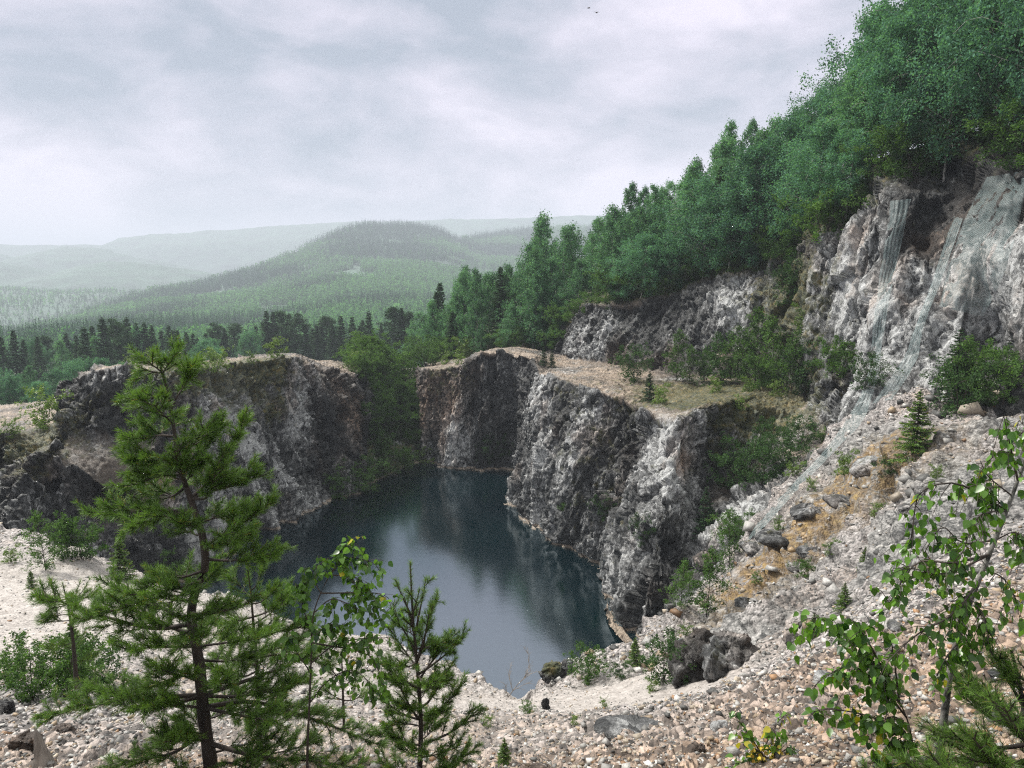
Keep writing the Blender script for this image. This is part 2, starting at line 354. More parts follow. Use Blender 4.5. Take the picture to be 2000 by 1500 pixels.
# ------------------------------------------------------------------ terrain
COARSE = []            # coarse copies of the terrain, for standing things on it
def add_coarse(G, step=5):
    r = list(range(0, G.shape[0], step)); c = list(range(0, G.shape[1], step))
    if r[-1] != G.shape[0] - 1: r.append(G.shape[0] - 1)
    if c[-1] != G.shape[1] - 1: c.append(G.shape[1] - 1)
    H = G[np.ix_(r, c)]; COARSE.append((H.reshape(-1, 3), grid_faces(H.shape[0], H.shape[1])))
def loft_grid(C, res_col, res_row, maxc=900):
    """C[rows, cols, 3] control net -> dense grid; straight between rows, smooth between columns"""
    C = np.asarray(C, float); R, K, _ = C.shape
    cl = np.linalg.norm(np.diff(C, axis=1), axis=2).max(axis=0)
    nc = [max(2, int(round(l / (res_col[i] if hasattr(res_col, '__len__') else res_col)))) for i, l in enumerate(cl)]
    ts = np.concatenate([i + np.arange(n) / n for i, n in enumerate(nc)] + [[K - 1.0]])
    k = np.clip(ts.astype(int), 0, K - 2); f = (ts - k)[None, :, None]
    Q = np.concatenate([2 * C[:, :1] - C[:, 1:2], C, 2 * C[:, -1:] - C[:, -2:-1]], 1)
    p0, p1, p2, p3 = Q[:, k], Q[:, k + 1], Q[:, k + 2], Q[:, k + 3]
    cr = .5 * (2 * p1 + (p2 - p0) * f + (2 * p0 - 5 * p1 + 4 * p2 - p3) * f * f + (3 * p1 - p0 - 3 * p2 + p3) * f ** 3)
    E = cr * .55 + (p1 * (1 - f) + p2 * f) * .45
    rl = np.linalg.norm(np.diff(E, axis=0), axis=2).max(axis=1)
    nr = [max(2, int(round(l / (res_row[i] if hasattr(res_row, '__len__') else res_row)))) for i, l in enumerate(rl)]
    tr = np.concatenate([i + np.arange(n) / n for i, n in enumerate(nr)] + [[R - 1.0]])
    k = np.clip(tr.astype(int), 0, R - 2); f = (tr - k)[:, None, None]
    G = E[k] * (1 - f) + E[k + 1] * f
    return G, tr, ts
BLOBS = {'pale': [], 'rust': [], 'moss': [], 'push': []}
def blob(kind, u, v, y, r, amp, sx=1, sz=1): BLOBS[kind].append((PY(u, v, y), r, amp, sx, sz))
def blobs(kind, P):
    o = np.zeros(len(P))
    for c, r, a, sx, sz in BLOBS[kind]:
        d = P - c; o += a * np.exp(-((d[:, 0] / sx) ** 2 + (d[:, 1] / 2.0) ** 2 + (d[:, 2] / sz) ** 2) / (r * r))
    return o
def rockify(G, amp=1.0, seed=0, keepflat=True, fine=1.0, streak=None):
    sh = G.shape[:2]
    B = blur(blur(G, 5, 0), 5, 1); N = grid_normals(B)
    if (N[..., 1].mean() > 0): N = -N
    P = G.reshape(-1, 3); n = N.reshape(-1, 3)
    cap = np.clip((np.abs(n[:, 2]) - .80) / .14, 0, 1)
    big = fbm(P, (5, 5, 9), seed, 3)
    f1, e1 = facet(P + .6 * np.stack([big, big, big], 1), (2.3, 2.3, 9), seed + 3, .9)
    f2, e2 = facet(P, (.85, .85, 2.9), seed + 9, 1.0)
    f3, e3 = facet(P, (.36, .36, 1.1), seed + 15, 1.0)
    f4, e4 = facet(P, (.17, .17, .42), seed + 21, 1.0)
    crack = -np.exp(-(e1 / .06) ** 2) * .28 - np.exp(-(e2 / .07) ** 2) * .12
    gl = np.abs(vnoise(P, (3.4, 3.4, 34), seed + 31)); gl2 = np.abs(vnoise(P, (1.1, 1.1, 11), seed + 33)); gully = gl * 1.3 + gl2 * .7 - .7
    if streak is not None: gully = gully * 0
    d = (big * .45 + f1 * 1.2 + gully * .6 + f2 * .55 + f3 * .30 * fine + f4 * .15 * fine + crack) * amp
    if streak is not None: d = d + streak.ravel()
    df = fbm(P, 2.5, seed + 5, 4) * .22 + f3 * .10 + f4 * .06
    d = d * (1 - cap) + df * cap
    d += blobs('push', P)
    n = n.copy()
    V = P + n * d[:, None]
    # strata: shift slabs sideways a little
    at = dict(soil=cap * np.clip(.8 + fbm(P, 3, seed + 40) * 1.2, 0, 1), pale=np.clip(.5 + (0 if streak is not None else (gl - .3) * 1.1 + (gl2 - .3) * .5) + blobs('pale', P) + fbm(P, (2.5, 2.5, 8), seed + 41, 4) * .8, 0, 1.6),  # ribs paler, gullies darker: mineral streaks with recess shade put into the colour
              rust=np.clip(blobs('rust', P), 0, 1.5), moss=np.clip(blobs('moss', P), 0, 1.2))
    return V.reshape(*sh, 3), at
def ctl(cols, rows):
    return np.array([[PY(*c[r]) for c in cols] for r in range(rows)])

# -- the quarry wall round the right side of the lake, its bench, the upper wall and the wooded hillside above
COLS = [
 [(850,918,91),(846,900,93),(836,815,94),(830,722,97),(840,714,102),(845,708,108)],
 [(842,925,86),(838,907,88),(828,820,88.5),(820,724,89.5),(835,716,96),(840,708,106)],
 [(862,932,84),(860,914,85.7),(862,815,86.2),(866,719,87.2),(872,712,94),(880,703,105)],
 [(900,935,83),(900,917,84.8),(900,810,85.2),(905,713,86.3),(912,704,92),(920,695,104)],
 [(940,940,82.5),(940,920,84.2),(940,800,85),(935,692,86.3),(955,686,92),(965,682,104)],
 [(984,942,81.5),(984,923,83.2),(985,800,84),(985,682,86),(1010,679,92),(1015,674,104)],
 [(988,970,76),(996,948,78),(1015,820,79),(1040,698,81),(1062,690,91),(1060,682,103)],
 [(993,1003,69.5),(1002,986,71.5),(1030,860,72),(1055,733,73.5),(1098,696,88),(1104,642,90)],
 [(1018,1032,66),(1025,1012,67.5),(1055,880,68),(1085,742,69.5),(1122,703,84),(1150,598,86)],
 [(1053,1062,62),(1060,1042,63.5),(1085,900,64),(1115,750,65.5),(1175,711,80),(1215,592,83)],
 [(1092,1088,58.5),(1100,1070,59.8),(1120,910,60.3),(1150,758,62),(1245,722,76),(1300,575,80)],
 [(1133,1108,56),(1140,1088,57.8),(1165,930,58.2),(1195,768,60),(1320,732,72),(1375,542,78)],
 [(1172,1128,53.8),(1178,1110,55.5),(1200,940,56.3),(1232,783,58.5),(1390,740,68.5),(1430,535,74)],
 [(1180,1152,51.5),(1190,1137,53.5),(1217,960,55),(1248,795,57),(1420,743,67),(1460,530,73)],
 [(1183,1200,47),(1190,1180,49.2),(1222,990,50.5),(1270,808,52.8),(1455,746,65),(1490,525,71)],
 [(1204,1240,44),(1211,1218,46.2),(1252,1010,47.8),(1310,812,50.5),(1490,748,63),(1515,515,69.5)],
 [(1238,1270,41.5),(1242,1252,43.4),(1285,1020,46),(1346,803,50),(1520,750,61),(1540,505,68)],
 [(1292,1238,40),(1292,1215,43.5),(1325,1000,46.5),(1385,798,51),(1540,754,60),(1558,495,66)],
 [(1355,1195,39),(1345,1140,43.5),(1370,950,49),(1430,794,53),(1556,758,58.8),(1574,482,64)],
 [(1445,1095,39),(1440,1040,42.5),(1470,905,50),(1495,798,53.5),(1570,766,57),(1582,474,61)],
 [(1525,985,40.5),(1525,945,43.5),(1530,880,49.5),(1555,804,53.5),(1580,788,54.8),(1592,468,58)],
 [(1600,910,42),(1600,890,45),(1605,860,48),(1612,810,51),(1625,760,52.5),(1640,445,56.5)],
 [(1650,880,44),(1655,860,46),(1665,830,47.5),(1672,780,49.5),(1685,730,51),(1700,402,54)],
 [(1740,850,46),(1745,830,47),(1750,790,48),(1750,740,49.5),(1755,700,51),(1765,382,53)],
]
C1 = ctl(COLS, 6)
top = C1[-1]; k = np.linspace(0, 1, len(COLS))[:, None]
C1 = np.concatenate([C1, [top + np.array([1.5, 8, 1.2]) + k * [3, 0, 1.5]], [top + np.array([2, 40, 3]) + k * [14, -4, 3]], [top + np.array([5, 110, -6]) + k * [40, -10, 6]]])
for u, v, y, r, a, sx, sz in [(1075,800,69,3.2,.75,.8,1.5),(1060,900,67,3,.6,.8,1.2),(895,850,85,4,.7,.7,1.2),(1275,880,50,3,.6,.7,2),(1225,1120,48,2.5,.55,.6,1.8),
        (1320,870,48,2.5,.5,.7,1.4),(1600,560,56,4,.35,1,1.5),(1540,830,52,2.2,.8,1.4,.8),(1170,640,84,3,.3,.8,1.4),(1430,600,72,3,.6,.6,1.4),(1345,1000,47,2.5,.7,.5,1.5),
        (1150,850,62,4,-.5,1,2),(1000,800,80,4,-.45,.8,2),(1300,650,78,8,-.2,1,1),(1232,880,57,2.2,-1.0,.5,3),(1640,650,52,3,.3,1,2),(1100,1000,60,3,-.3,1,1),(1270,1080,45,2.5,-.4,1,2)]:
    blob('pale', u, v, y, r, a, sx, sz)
for u, v, y, r, a in [(845,760,88,4,1.0),(850,830,88,2.5,.8),(900,740,87,4,.4),(1205,705,79,1.5,1.3),(1300,720,74,3,.5),(1370,920,46,1.6,1.2),(1420,700,68,1.5,1.),(1180,860,60,3,.5),(1600,520,57,4,.35)]:
    blob('rust', u, v, y, r, a)
for u, v, y, r, a in [(870,725,87,3,.6),(1100,752,66,3,.3),(1540,590,63,4,.9),(1560,560,63,3,.8),(1190,1000,56,2.5,.4),(1300,765,60,4,.9),(1400,770,58,4,.9),(1500,775,57,4,1.0),(1130,860,61,3,.3)]:
    blob('moss', u, v, y, r, a)
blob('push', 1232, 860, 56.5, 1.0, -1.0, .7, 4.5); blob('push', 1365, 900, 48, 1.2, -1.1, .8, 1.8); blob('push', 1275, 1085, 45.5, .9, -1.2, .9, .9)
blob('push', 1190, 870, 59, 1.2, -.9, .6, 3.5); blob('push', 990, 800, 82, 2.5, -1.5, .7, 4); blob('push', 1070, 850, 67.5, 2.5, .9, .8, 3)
G1, tr1, ts1 = loft_grid(C1, .13, [.5, .12, .12, .35, .16, .35, 2.5, 4])
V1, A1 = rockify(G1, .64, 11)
hillw = np.clip((tr1 - 4.95) / .25, 0, 1)[:, None] * np.ones(len(ts1))
edge = np.exp(-((tr1 - 3) / .25) ** 2)[:, None] * np.ones(len(ts1))
V1[..., 2] += (edge * fbm(V1.reshape(-1, 3), 1.2, 77, 3).reshape(edge.shape) * .35)
hf = hillw.ravel()
for a in ('pale', 'rust'): A1[a] = A1[a] * (1 - hf)
A1['soil'] = A1['soil'] * (1 - hf * .9); A1['moss'] = A1['moss'] + hf * 1.2
talus = ((tr1 < 1.6)[:, None] & (ts1 > 17.6)[None]).ravel(); A1['soil'][talus] *= .5
add_coarse(V1, 5)
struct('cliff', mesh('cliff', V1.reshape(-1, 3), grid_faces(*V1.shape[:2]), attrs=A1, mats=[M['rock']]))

# -- rock block on the left shore
COLSL = [
 [(-80,1075,42),(-75,960,48),(-70,900,51),(-60,868,53),(-60,800,75)],
 [(0,1075,46),(0,960,50.5),(0,900,52.5),(0,850,54),(0,792,78)],
 [(35,1072,45.5),(50,950,49),(85,885,51),(112,836,55),(122,778,74)],
 [(90,1085,47),(110,905,50.5),(135,850,54.5),(148,748,57),(165,737,64)],
 [(170,1095,48),(195,910,51),(215,850,55.5),(195,723,58.5),(200,719,66)],
 [(250,1092,49.5),(268,905,52.5),(285,845,56.5),(255,722,59.5),(260,712,68)],
 [(330,1062,52),(340,915,55),(340,835,57.5),(330,725,60.5),(330,708,70)],
 [(420,1070,57),(420,920,58.5),(410,820,60),(395,722,63),(395,706,74)],
 [(500,1040,63),(490,930,64.5),(470,820,66),(455,712,68.5),(455,700,80)],
 [(560,1020,66),(545,920,67.5),(530,800,69),(515,705,71),(515,694,84)],
 [(620,992,70.5),(600,900,71.5),(585,790,73),(575,697,75),(575,692,86)],
 [(655,980,73),(645,880,74.5),(630,790,76),(615,712,78),(620,703,88)],
 [(695,967,75.5),(690,870,77.5),(680,790,79),(668,730,81),(660,706,92)],
 [(712,952,79),(712,870,81),(708,790,83),(706,738,86),(700,716,94)],
 [(724,935,86),(722,870,89),(720,800,92),(716,745,96),(705,720,102)],
]
C2 = ctl(COLSL, 5); bot = C2[0].copy(); bot[:, 2] = np.minimum(bot[:, 2] - 2, -1.2); bot[:, 1] -= .8
C2 = np.concatenate([[bot], C2, [C2[-1] + np.array([0, 30, -8])]])
for u, v, y, r, a, sx, sz in [(470,780,66,4.5,.75,1,1),(500,870,66,4,.4,1,1.2),(610,740,75,2.2,1.1,.6,2),(440,760,65,3,.5,1,1),(600,1000,70,3,.5,1.4,.7),(560,900,68,3,.35,.6,1.4),(440,1020,60,3,.5,1,1.5),
        (180,960,49,5,-.45,1,1),(630,850,76,5,-.45,1,1.4),(540,760,71,3,-.5,1,1),(200,800,57,4,-.4,1,1),(80,960,48,3,.25,.6,1.5),(40,950,48,3,-.3,1,1),(230,735,60,2,.8,1.4,.4)]:
    blob('pale', u, v, y, r, a, sx, sz)
for u, v, y, r, a in [(300,940,53,2.8,1.3),(690,800,80,2.5,1.1),(650,720,82,3,.6),(680,870,79,2,.7),(255,800,56,2,.4),(60,900,51,3,.4),(560,800,70,1.5,.7)]: blob('rust', u, v, y, r, a)
for u, v, y, r, a in [(430,715,68,4,1.0),(520,705,72,3,.9),(700,722,90,3,.8),(545,805,69,1.2,1.4),(20,860,53,4,.7),(100,850,54,2,.6),(380,716,66,3,1.0)]: blob('moss', u, v, y, r, a)
blob('push', 215, 960, 49.5, 2.6, -3.2, 1.3, .9); blob('push', 300, 930, 53, 2.0, -1.8, 1.2, 1.1); blob('push', 575, 840, 71, 2.5, -1.3, .6, 2.5); blob('push', 470, 860, 66, 2, -1.0, .5, 2)
G2, tr2, ts2 = loft_grid(C2, .12, [.6, .12, .13, .13, .3, 2])
V2, A2 = rockify(G2, .85, 51)
lowf = np.clip((tr2 - 4.9), 0, 1)[:, None] * np.ones(len(ts2)); A2['moss'] += lowf.ravel(); A2['soil'] *= 1 - .6 * lowf.ravel()
A2['soil'] *= np.where(tr2 < 4.1, .3, 1.)[:, None].repeat(len(ts2), 1).ravel()
add_coarse(V2, 5)
struct('cliff', mesh('cliff', V2.reshape(-1, 3), grid_faces(*V2.shape[:2]), attrs=A2, mats=[M['rock']]))

# -- netted cliff on the right
COLSR = [
 [(1625,850,46),(1640,830,48),(1680,750,50),(1700,610,51.5),(1735,392,54)],
 [(1640,830,41),(1655,812,42.5),(1690,740,45),(1712,600,47.5),(1744,384,51)],
 [(1700,800,40.5),(1705,786,41.5),(1735,700,44.5),(1758,560,47),(1790,378,50.5)],
 [(1750,790,40),(1755,773,41),(1785,690,44),(1820,540,46.5),(1806,420,49)],
 [(1790,800,39),(1800,782,40.5),(1830,680,43.8),(1850,520,46.5),(1840,372,50.5)],
 [(1850,815,38),(1855,795,40),(1870,650,43.2),(1885,500,45.2),(1886,362,49.5)],
 [(1905,820,37),(1905,798,39.5),(1912,640,43),(1928,500,44.5),(1918,350,47.5)],
 [(1950,820,36),(1950,800,37.5),(1955,610,41),(1975,480,43),(1955,337,46)],
 [(2010,820,35),(2010,800,36),(2020,570,38.5),(2030,460,41),(2030,326,44.5)],
 [(2120,830,34),(2120,800,35),(2120,560,37),(2130,440,39),(2130,315,42)],
 [(2400,850,33),(2400,800,34),(2400,540,36),(2400,420,38),(2400,290,40)],
]
CR = ctl(COLSR, 5); CR[3, 3] = PY(1800, 540, 47); CR[4, 3] = PY(1808, 376, 50.8)
CR = np.concatenate([[CR[0] + np.array([0, 0, -1.5])], CR[1:], [CR[-1] + np.array([1, 7, 3.2])], [CR[-1] + np.array([8, 45, 5])]])
for u, v, y, r, a, sx, sz in [(1780,480,48,4,.7,.9,1.6),(1760,650,45,4,.9,1,1.4),(1840,640,44,4,.7,1.3,1),(1700,740,43,4,.9,1,1),(1900,560,44,3,.4,1,1),(1985,600,40,3,.6,1,2)]: blob('pale', u, v, y, r, a, sx, sz)
for u, v, y, r, a in [(1890,430,46,3,.3),(1960,400,45,3,.25),(1815,470,48,1.2,.7),(1930,600,42,2,.3),(1880,380,49,2,.35)]: blob('rust', u, v, y, r, a)
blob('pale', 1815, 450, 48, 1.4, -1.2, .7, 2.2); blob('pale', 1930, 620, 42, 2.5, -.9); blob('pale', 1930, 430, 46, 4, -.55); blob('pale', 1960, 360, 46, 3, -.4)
blob('push', 1815, 450, 48, .7, -.5, .5, 3.6); blob('push', 1925, 620, 43, 1.8, -1.6, .9, 1.6)
G3, tr3, ts3 = loft_grid(CR, .11, [.15, .11, .11, .11, .4, 2.5])
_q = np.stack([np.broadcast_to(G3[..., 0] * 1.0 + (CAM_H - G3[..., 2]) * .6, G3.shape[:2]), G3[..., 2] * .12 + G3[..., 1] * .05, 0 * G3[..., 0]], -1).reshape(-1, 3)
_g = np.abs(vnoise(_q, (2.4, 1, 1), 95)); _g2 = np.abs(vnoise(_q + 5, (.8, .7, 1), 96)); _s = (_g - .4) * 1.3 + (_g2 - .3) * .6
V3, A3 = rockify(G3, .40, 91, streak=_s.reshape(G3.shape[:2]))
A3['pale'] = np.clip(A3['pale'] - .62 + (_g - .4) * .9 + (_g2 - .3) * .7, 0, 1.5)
A3['soil'] = A3['soil'] * .1; hw = np.clip((tr3 - 4.0), 0, 1)[:, None] * np.ones(len(ts3)); A3['moss'] += 1.2 * hw.ravel()
add_coarse(V3, 5)
struct('cliff', mesh('cliff', V3.reshape(-1, 3), grid_faces(*V3.shape[:2]), attrs=A3, mats=[M['rock']]))

# -- overgrown ravine between the two cliffs
C4 = np.array([[PY(690,985,73),PY(740,943,79),PY(790,924,84),PY(850,918,88)],[PY(695,968,75.5),PY(740,932,80.5),PY(792,914,85.5),PY(846,905,89)],
               [PY(700,850,86),PY(745,835,89),PY(790,830,92),PY(840,830,94)],[PY(690,728,100),PY(740,722,104),PY(785,722,106),PY(845,722,104)],[PY(690,724,116),PY(740,720,120),PY(785,722,120),PY(845,712,122)]])
C4[0, :, 2] = -1
G4, _, _ = loft_grid(C4, .25, .25); V4, A4 = rockify(G4, .45, 131); A4['moss'] += .8; A4['soil'] *= .5
add_coarse(V4, 4); struct('ravine', mesh('ravine', V4.reshape(-1, 3), grid_faces(*V4.shape[:2]), attrs=A4, mats=[M['rock']]))

# -- water
wn = 60
wx, wy = np.meshgrid(np.linspace(-60, 45, wn), np.linspace(22, 100, wn))
struct('water', mesh('water', np.stack([wx, wy, 0 * wx], -1).reshape(-1, 3), grid_faces(wn, wn), smooth=True, mats=[M['water']]))

# -- the near slope: thin-plate surface through surveyed points
FG = [(1840,1450,3.2),(2000,1450,3.0),(2300,1400,3.2),(1500,1450,5.0),(1300,1450,6.5),(1000,1480,7.5),(700,1490,6.6),(400,1500,5.6),(50,1500,7),(50,1420,9),(0,1300,13),(60,1200,20),(0,1120,25),(-200,1120,25),
 (0,1034,30),(-200,1010,31),(100,1064,29),(180,1092,28),(250,1140,24),(200,1250,16),(330,1150,27),(450,1165,26),(540,1200,25),(640,1226,24.5),(640,1300,17),(760,1248,23.5),(890,1308,21),(960,1334,20),(1012,1352,19.5),(1060,1330,21),
 (1100,1302,23),(1180,1277,27),(1245,1252,31),(1300,1216,34),(1365,1160,37),(1442,1075,38.5),(1500,990,39.5),(1600,888,41),(1660,812,43),(1150,1400,13.5),(1050,1380,15.5),(1280,1370,15),(1350,1300,18.5),(1450,1250,20),(1500,1330,13),
 (1500,1180,24),(1500,1100,28),(1600,1000,31),(1700,1200,12),(1700,1050,20),(1800,950,24),(1720,880,33),(1790,872,28),(1900,832,31),(2000,826,31),(2150,830,30),(1950,950,19),(2000,1100,10.5),(1900,1250,6.2),(1850,806,38.5),(1745,782,41),(1950,812,37),(2100,812,35),
 (800,1400,11),(560,1350,14),(300,1380,10)]
FGP = np.array([PY(*p) for p in FG] + [np.array(q, float) for q in [(0,0,20.4),(2.2,0,20.7),(-3,0,20.0),(0,-3,20.8),(6,-2,21.8),(-8,2,18.4),(-30,25,11.5),(-22,10,15),(40,30,18),(20,5,22),(-45,30,11.5),(45,15,22)]])
def tps_fit(P, lam=.02):
    X = P[:, :2] / 20; n = len(X); d = np.linalg.norm(X[:, None] - X[None], axis=2)
    K = np.where(d > 0, d * d * np.log(d + 1e-12), 0) + lam * np.eye(n) * .05
    Q = np.concatenate([np.ones((n, 1)), X], 1); A = np.block([[K, Q], [Q.T, np.zeros((3, 3))]])
    return X, np.linalg.solve(A, np.concatenate([P[:, 2], np.zeros(3)]))
_X, _W = tps_fit(FGP)
def zfg_raw(x, y):
    q = np.stack([x, y], -1).reshape(-1, 2) / 20; out = np.zeros(len(q))
    for a in range(0, len(q), 50000):
        d = np.linalg.norm(q[a:a + 50000, None] - _X[None], axis=2)
        out[a:a + 50000] = (np.where(d > 0, d * d * np.log(d + 1e-12), 0) @ _W[:-3]) + _W[-3] + q[a:a + 50000] @ _W[-2:]
    return out.reshape(np.shape(x))
RIM = np.array([PY(*p)[:2] for p in [(-600,1000,31.5),(-200,1008,31.5),(0,1030,30.5),(100,1062,29.5),(180,1090,28.5),(250,1108,28.5),(330,1120,28),(450,1148,27),(540,1190,26),(640,1222,25),(760,1246,24),(890,1306,21.4),(960,1333,20.3),
  (1012,1352,19.8),(1060,1329,21.3),(1100,1300,23.4),(1180,1275,27.4),(1245,1250,31.4),(1300,1214,34.4),(1365,1158,37.4),(1442,1073,38.8),(1500,988,39.8),(1600,886,41.3),(1662,806,43.6),(1740,700,47),(1900,600,60)]])
def rim_dist(x, y):
    """distance beyond the quarry rim (positive outside), on the plan"""
    q = np.stack([x, y], -1).reshape(-1, 2); a = RIM[:-1]; b = RIM[1:]; ab = b - a
    best = np.full(len(q), 1e9); side = np.zeros(len(q))
    for i in range(len(a)):
        t = np.clip(((q - a[i]) @ ab[i]) / (ab[i] @ ab[i]), 0, 1); c = a[i] + t[:, None] * ab[i]; d = np.linalg.norm(q - c, axis=1)
        s = ab[i][0] * (q[:, 1] - a[i][1]) - ab[i][1] * (q[:, 0] - a[i][0])
        m = d < best - 1e-9; best = np.where(m, d, best); side = np.where(m, s, side)
    poly = np.concatenate([RIM, [[250, 90], [250, -60], [-250, -60], [-250, 31]]]); ins = np.zeros(len(q), bool)
    for (x1, y1), (x2, y2) in zip(poly, np.roll(poly, -1, 0)):
        c = (y1 > q[:, 1]) != (y2 > q[:, 1]); xi = x1 + (q[:, 1] - y1) * (x2 - x1) / (y2 - y1 + 1e-12); ins ^= c & (q[:, 0] < xi)
    return np.where(ins, -best, best).reshape(np.shape(x))
def zfg(x, y):
    z = zfg_raw(x, y); d = rim_dist(x, y); dd = np.clip(d, 0, None)
    return z - 1.9 * np.clip(dd - .1, 0, None) - .5 * dd * dd / (dd + 1)
th = np.radians(np.linspace(-48, 48, 1050)); rr = np.exp(np.linspace(math.log(1.1), math.log(62), 900))
TH, RR = np.meshgrid(th, rr); gx = RR * np.sin(TH); gy = RR * np.cos(TH) - .5
gz = zfg(gx, gy); rd = rim_dist(gx, gy)
Pg = np.stack([gx, gy, gz], -1).reshape(-1, 3)
ptan = lambda u, v, y, r: np.exp(-(((Pg - PY(u, v, y)) ** 2).sum(1)) / (r * r))
sand = np.zeros(len(Pg)); moss = np.zeros(len(Pg)); soil = np.zeros(len(Pg))
for u, v, y, r, a in [(1250,1365,15.5,2.6,1.1),(1120,1345,19,2.5,.9),(950,1400,14,3,.6),(60,1180,21,5,1.1),(0,1250,16,4,.9),(640,1230,24,3,.9),(1920,826,31,4,1.3),(1990,826,31,3,1.2),(800,1330,17,4,.7),(300,1150,25,4,.6),(50,1100,26,5,.5),(780,1450,9,2.5,.5)]:
    sand += a * ptan(u, v, y, r)
for u, v, y, r, a in [(1650,930,33,3,1.0),(1560,1030,31,2.6,1.1),(1500,1110,29,2.2,1.1),(1720,900,31,2.5,.9),(1620,1000,28,2.5,1.),(1700,960,28,3,.8),(1480,1180,27,1.5,.8),(1450,1220,24,1.5,.8),(1380,1270,21,1.,.5)]:
    moss += a * ptan(u, v, y, r)
soil = np.clip(1 - np.hypot(Pg[:, 0] - 1, Pg[:, 1]) / 12, 0, 1)
sand = np.clip(sand, 0, 1)
Hh = np.hypot(Pg[:, 0], Pg[:, 1])
side = np.clip((rd.ravel() + .6) / 1.5, 0, 1)
rock_a = np.clip((Pg[:, 0] + 1) / 8, 0, 1) * np.clip((Pg[:, 1] - 14) / 8, 0, 1)
f1, e1 = facet(Pg, (2.2, 2.2, 1.6), 201); f2, e2 = facet(Pg, (.95, .75, .45), 205); f3, e3 = facet(Pg, (.27, .27, .22), 209); f4, e4 = facet(Pg, (.1, .1, .09), 213)
dz = fbm(Pg, 5, 221, 3) * .35 * np.clip(Hh / 12, 0, 1) + (f1 * .45 * rock_a + f2 * (.13 + .3 * rock_a)) * (1 - .8 * sand) * np.clip(Hh / 15, .1, 1) + f3 * (.09 + .07 * rock_a) * (1 - .6 * sand) + f4 * .04
bedm = np.zeros(len(Pg))
for u, v, y, r, a in [(1650,960,31,5,1.),(1560,1040,30,5,1.),(1480,1150,27,4,.9),(1750,950,26,5,.9),(1850,900,26,4,.8),(1600,1120,25,4,.7),(1700,1080,20,4,.7),(1880,980,18,4,.7),(1400,1200,30,4,.9),(1800,1060,17,3,.6),(1960,880,24,3,.6),(1620,900,37,4,1.1),(1380,1290,20,2.2,.9),(1450,1280,19,2,.8)]:
    bedm += a * ptan(u, v, y, r)
bedm = np.clip(bedm, 0, 1); patch = np.clip(.5 + fbm(Pg, (2.6, 2.6, 2), 231, 4) * 2.2, 0, 1); bed = np.clip(bedm * (.35 + 1.1 * patch), 0, 1)
q1, g1_ = facet(Pg, (3.6, 2.8, 2.4), 241, .9); q2, g2_ = facet(Pg, (1.5, 1.2, 1.1), 245, 1.0); q3, g3_ = facet(Pg, (.6, .55, .5), 247, 1.0)
dz += bedm * (q1 * .38 + q2 * .26 + q3 * .15)
dz += -np.exp(-(e2 / .08) ** 2) * .06 * (1 - sand)
dz += side * (f1 * .6 + f2 * .4)
def lump(u, v, y, r, a, sx=1, sy=1):
    c = PY(u, v, y); return a * np.exp(-(((Pg[:, 0] - c[0]) / sx) ** 2 + ((Pg[:, 1] - c[1]) / sy) ** 2) / (r * r))
_d = dz.reshape(gx.shape); _d = blur(blur(blur(_d, 1, 0), 1, 1), 1, 0); _w = np.clip((Hh.reshape(gx.shape) - 7) / 5, 0, 1); dz = (dz.reshape(gx.shape) * (1 - _w) + _d * _w).ravel()
ng = grid_normals(blur(blur(Pg.reshape(*gx.shape, 3), 4, 0), 4, 1)).reshape(-1, 3); ng *= np.sign(ng[:, 2:3])
VG = Pg + ng * (dz * np.clip(Hh / 6, .25, 1))[:, None]; VGg = VG.reshape(*gx.shape, 3)
add_coarse(VGg, 6)
struct('ground', mesh('ground', VG, grid_faces(*gx.shape), attrs=dict(bed=bed, sand=sand, moss=np.clip(moss, 0, 1), soil=soil), mats=[M['ground']]))

# -- valley, wooded hill and far ridges
def ridge(crest, y, front=900, zf=-70, back=900, amp=10, seed=0, name='hill', res=28):
    K = [PY(u, v, y if not callable(y) else y(u)) for u, v in crest]
    K = np.array(K); a = K.copy(); a[:, 1] -= front; a[:, 2] = zf; b = K.copy(); b[:, 1] += back; b[:, 2] = zf
    m = (K * .55 + a * .45); m[:, 2] = K[:, 2] * .72 + zf * .28
    G, _, _ = loft_grid([a, m, K, b], res, res); P = G.reshape(-1, 3)
    P = P + np.stack([0 * P[:, 0], 0 * P[:, 0], fbm(P, (260, 260, 1e6), seed, 5) * amp + fbm(P, (22, 22, 1e6), seed + 3, 2) * 4.5], 1)
    struct(name, mesh(name, P, grid_faces(*G.shape[:2]), smooth=False, mats=[M['hillm']]))
    return G
ridge([(-400,470),(200,478),(230,466),(330,456),(450,448),(560,441),(680,434),(800,431),(880,428),(1000,426),(1130,422),(1400,422),(1900,424)], 3400, seed=301, front=600, amp=8, res=25)
ridge([(-500,470),(-200,480),(-60,487),(0,497),(40,505),(80,489),(130,482),(200,487),(260,502),(340,516),(420,540),(520,565),(640,600)], 2600, seed=311, front=500, amp=7, res=22)
ridge([(-500,500),(-200,497),(0,512),(50,522),(100,536),(150,523),(200,512),(260,514),(330,523),(420,536),(500,548),(600,580),(700,610)], 2000, seed=321, front=400, amp=7, res=20)
GD = ridge([(-500,545),(-200,556),(0,570),(100,577),(200,572),(300,586),(400,606),(500,630),(600,660)], 1500, seed=331, front=450, amp=5, res=14)
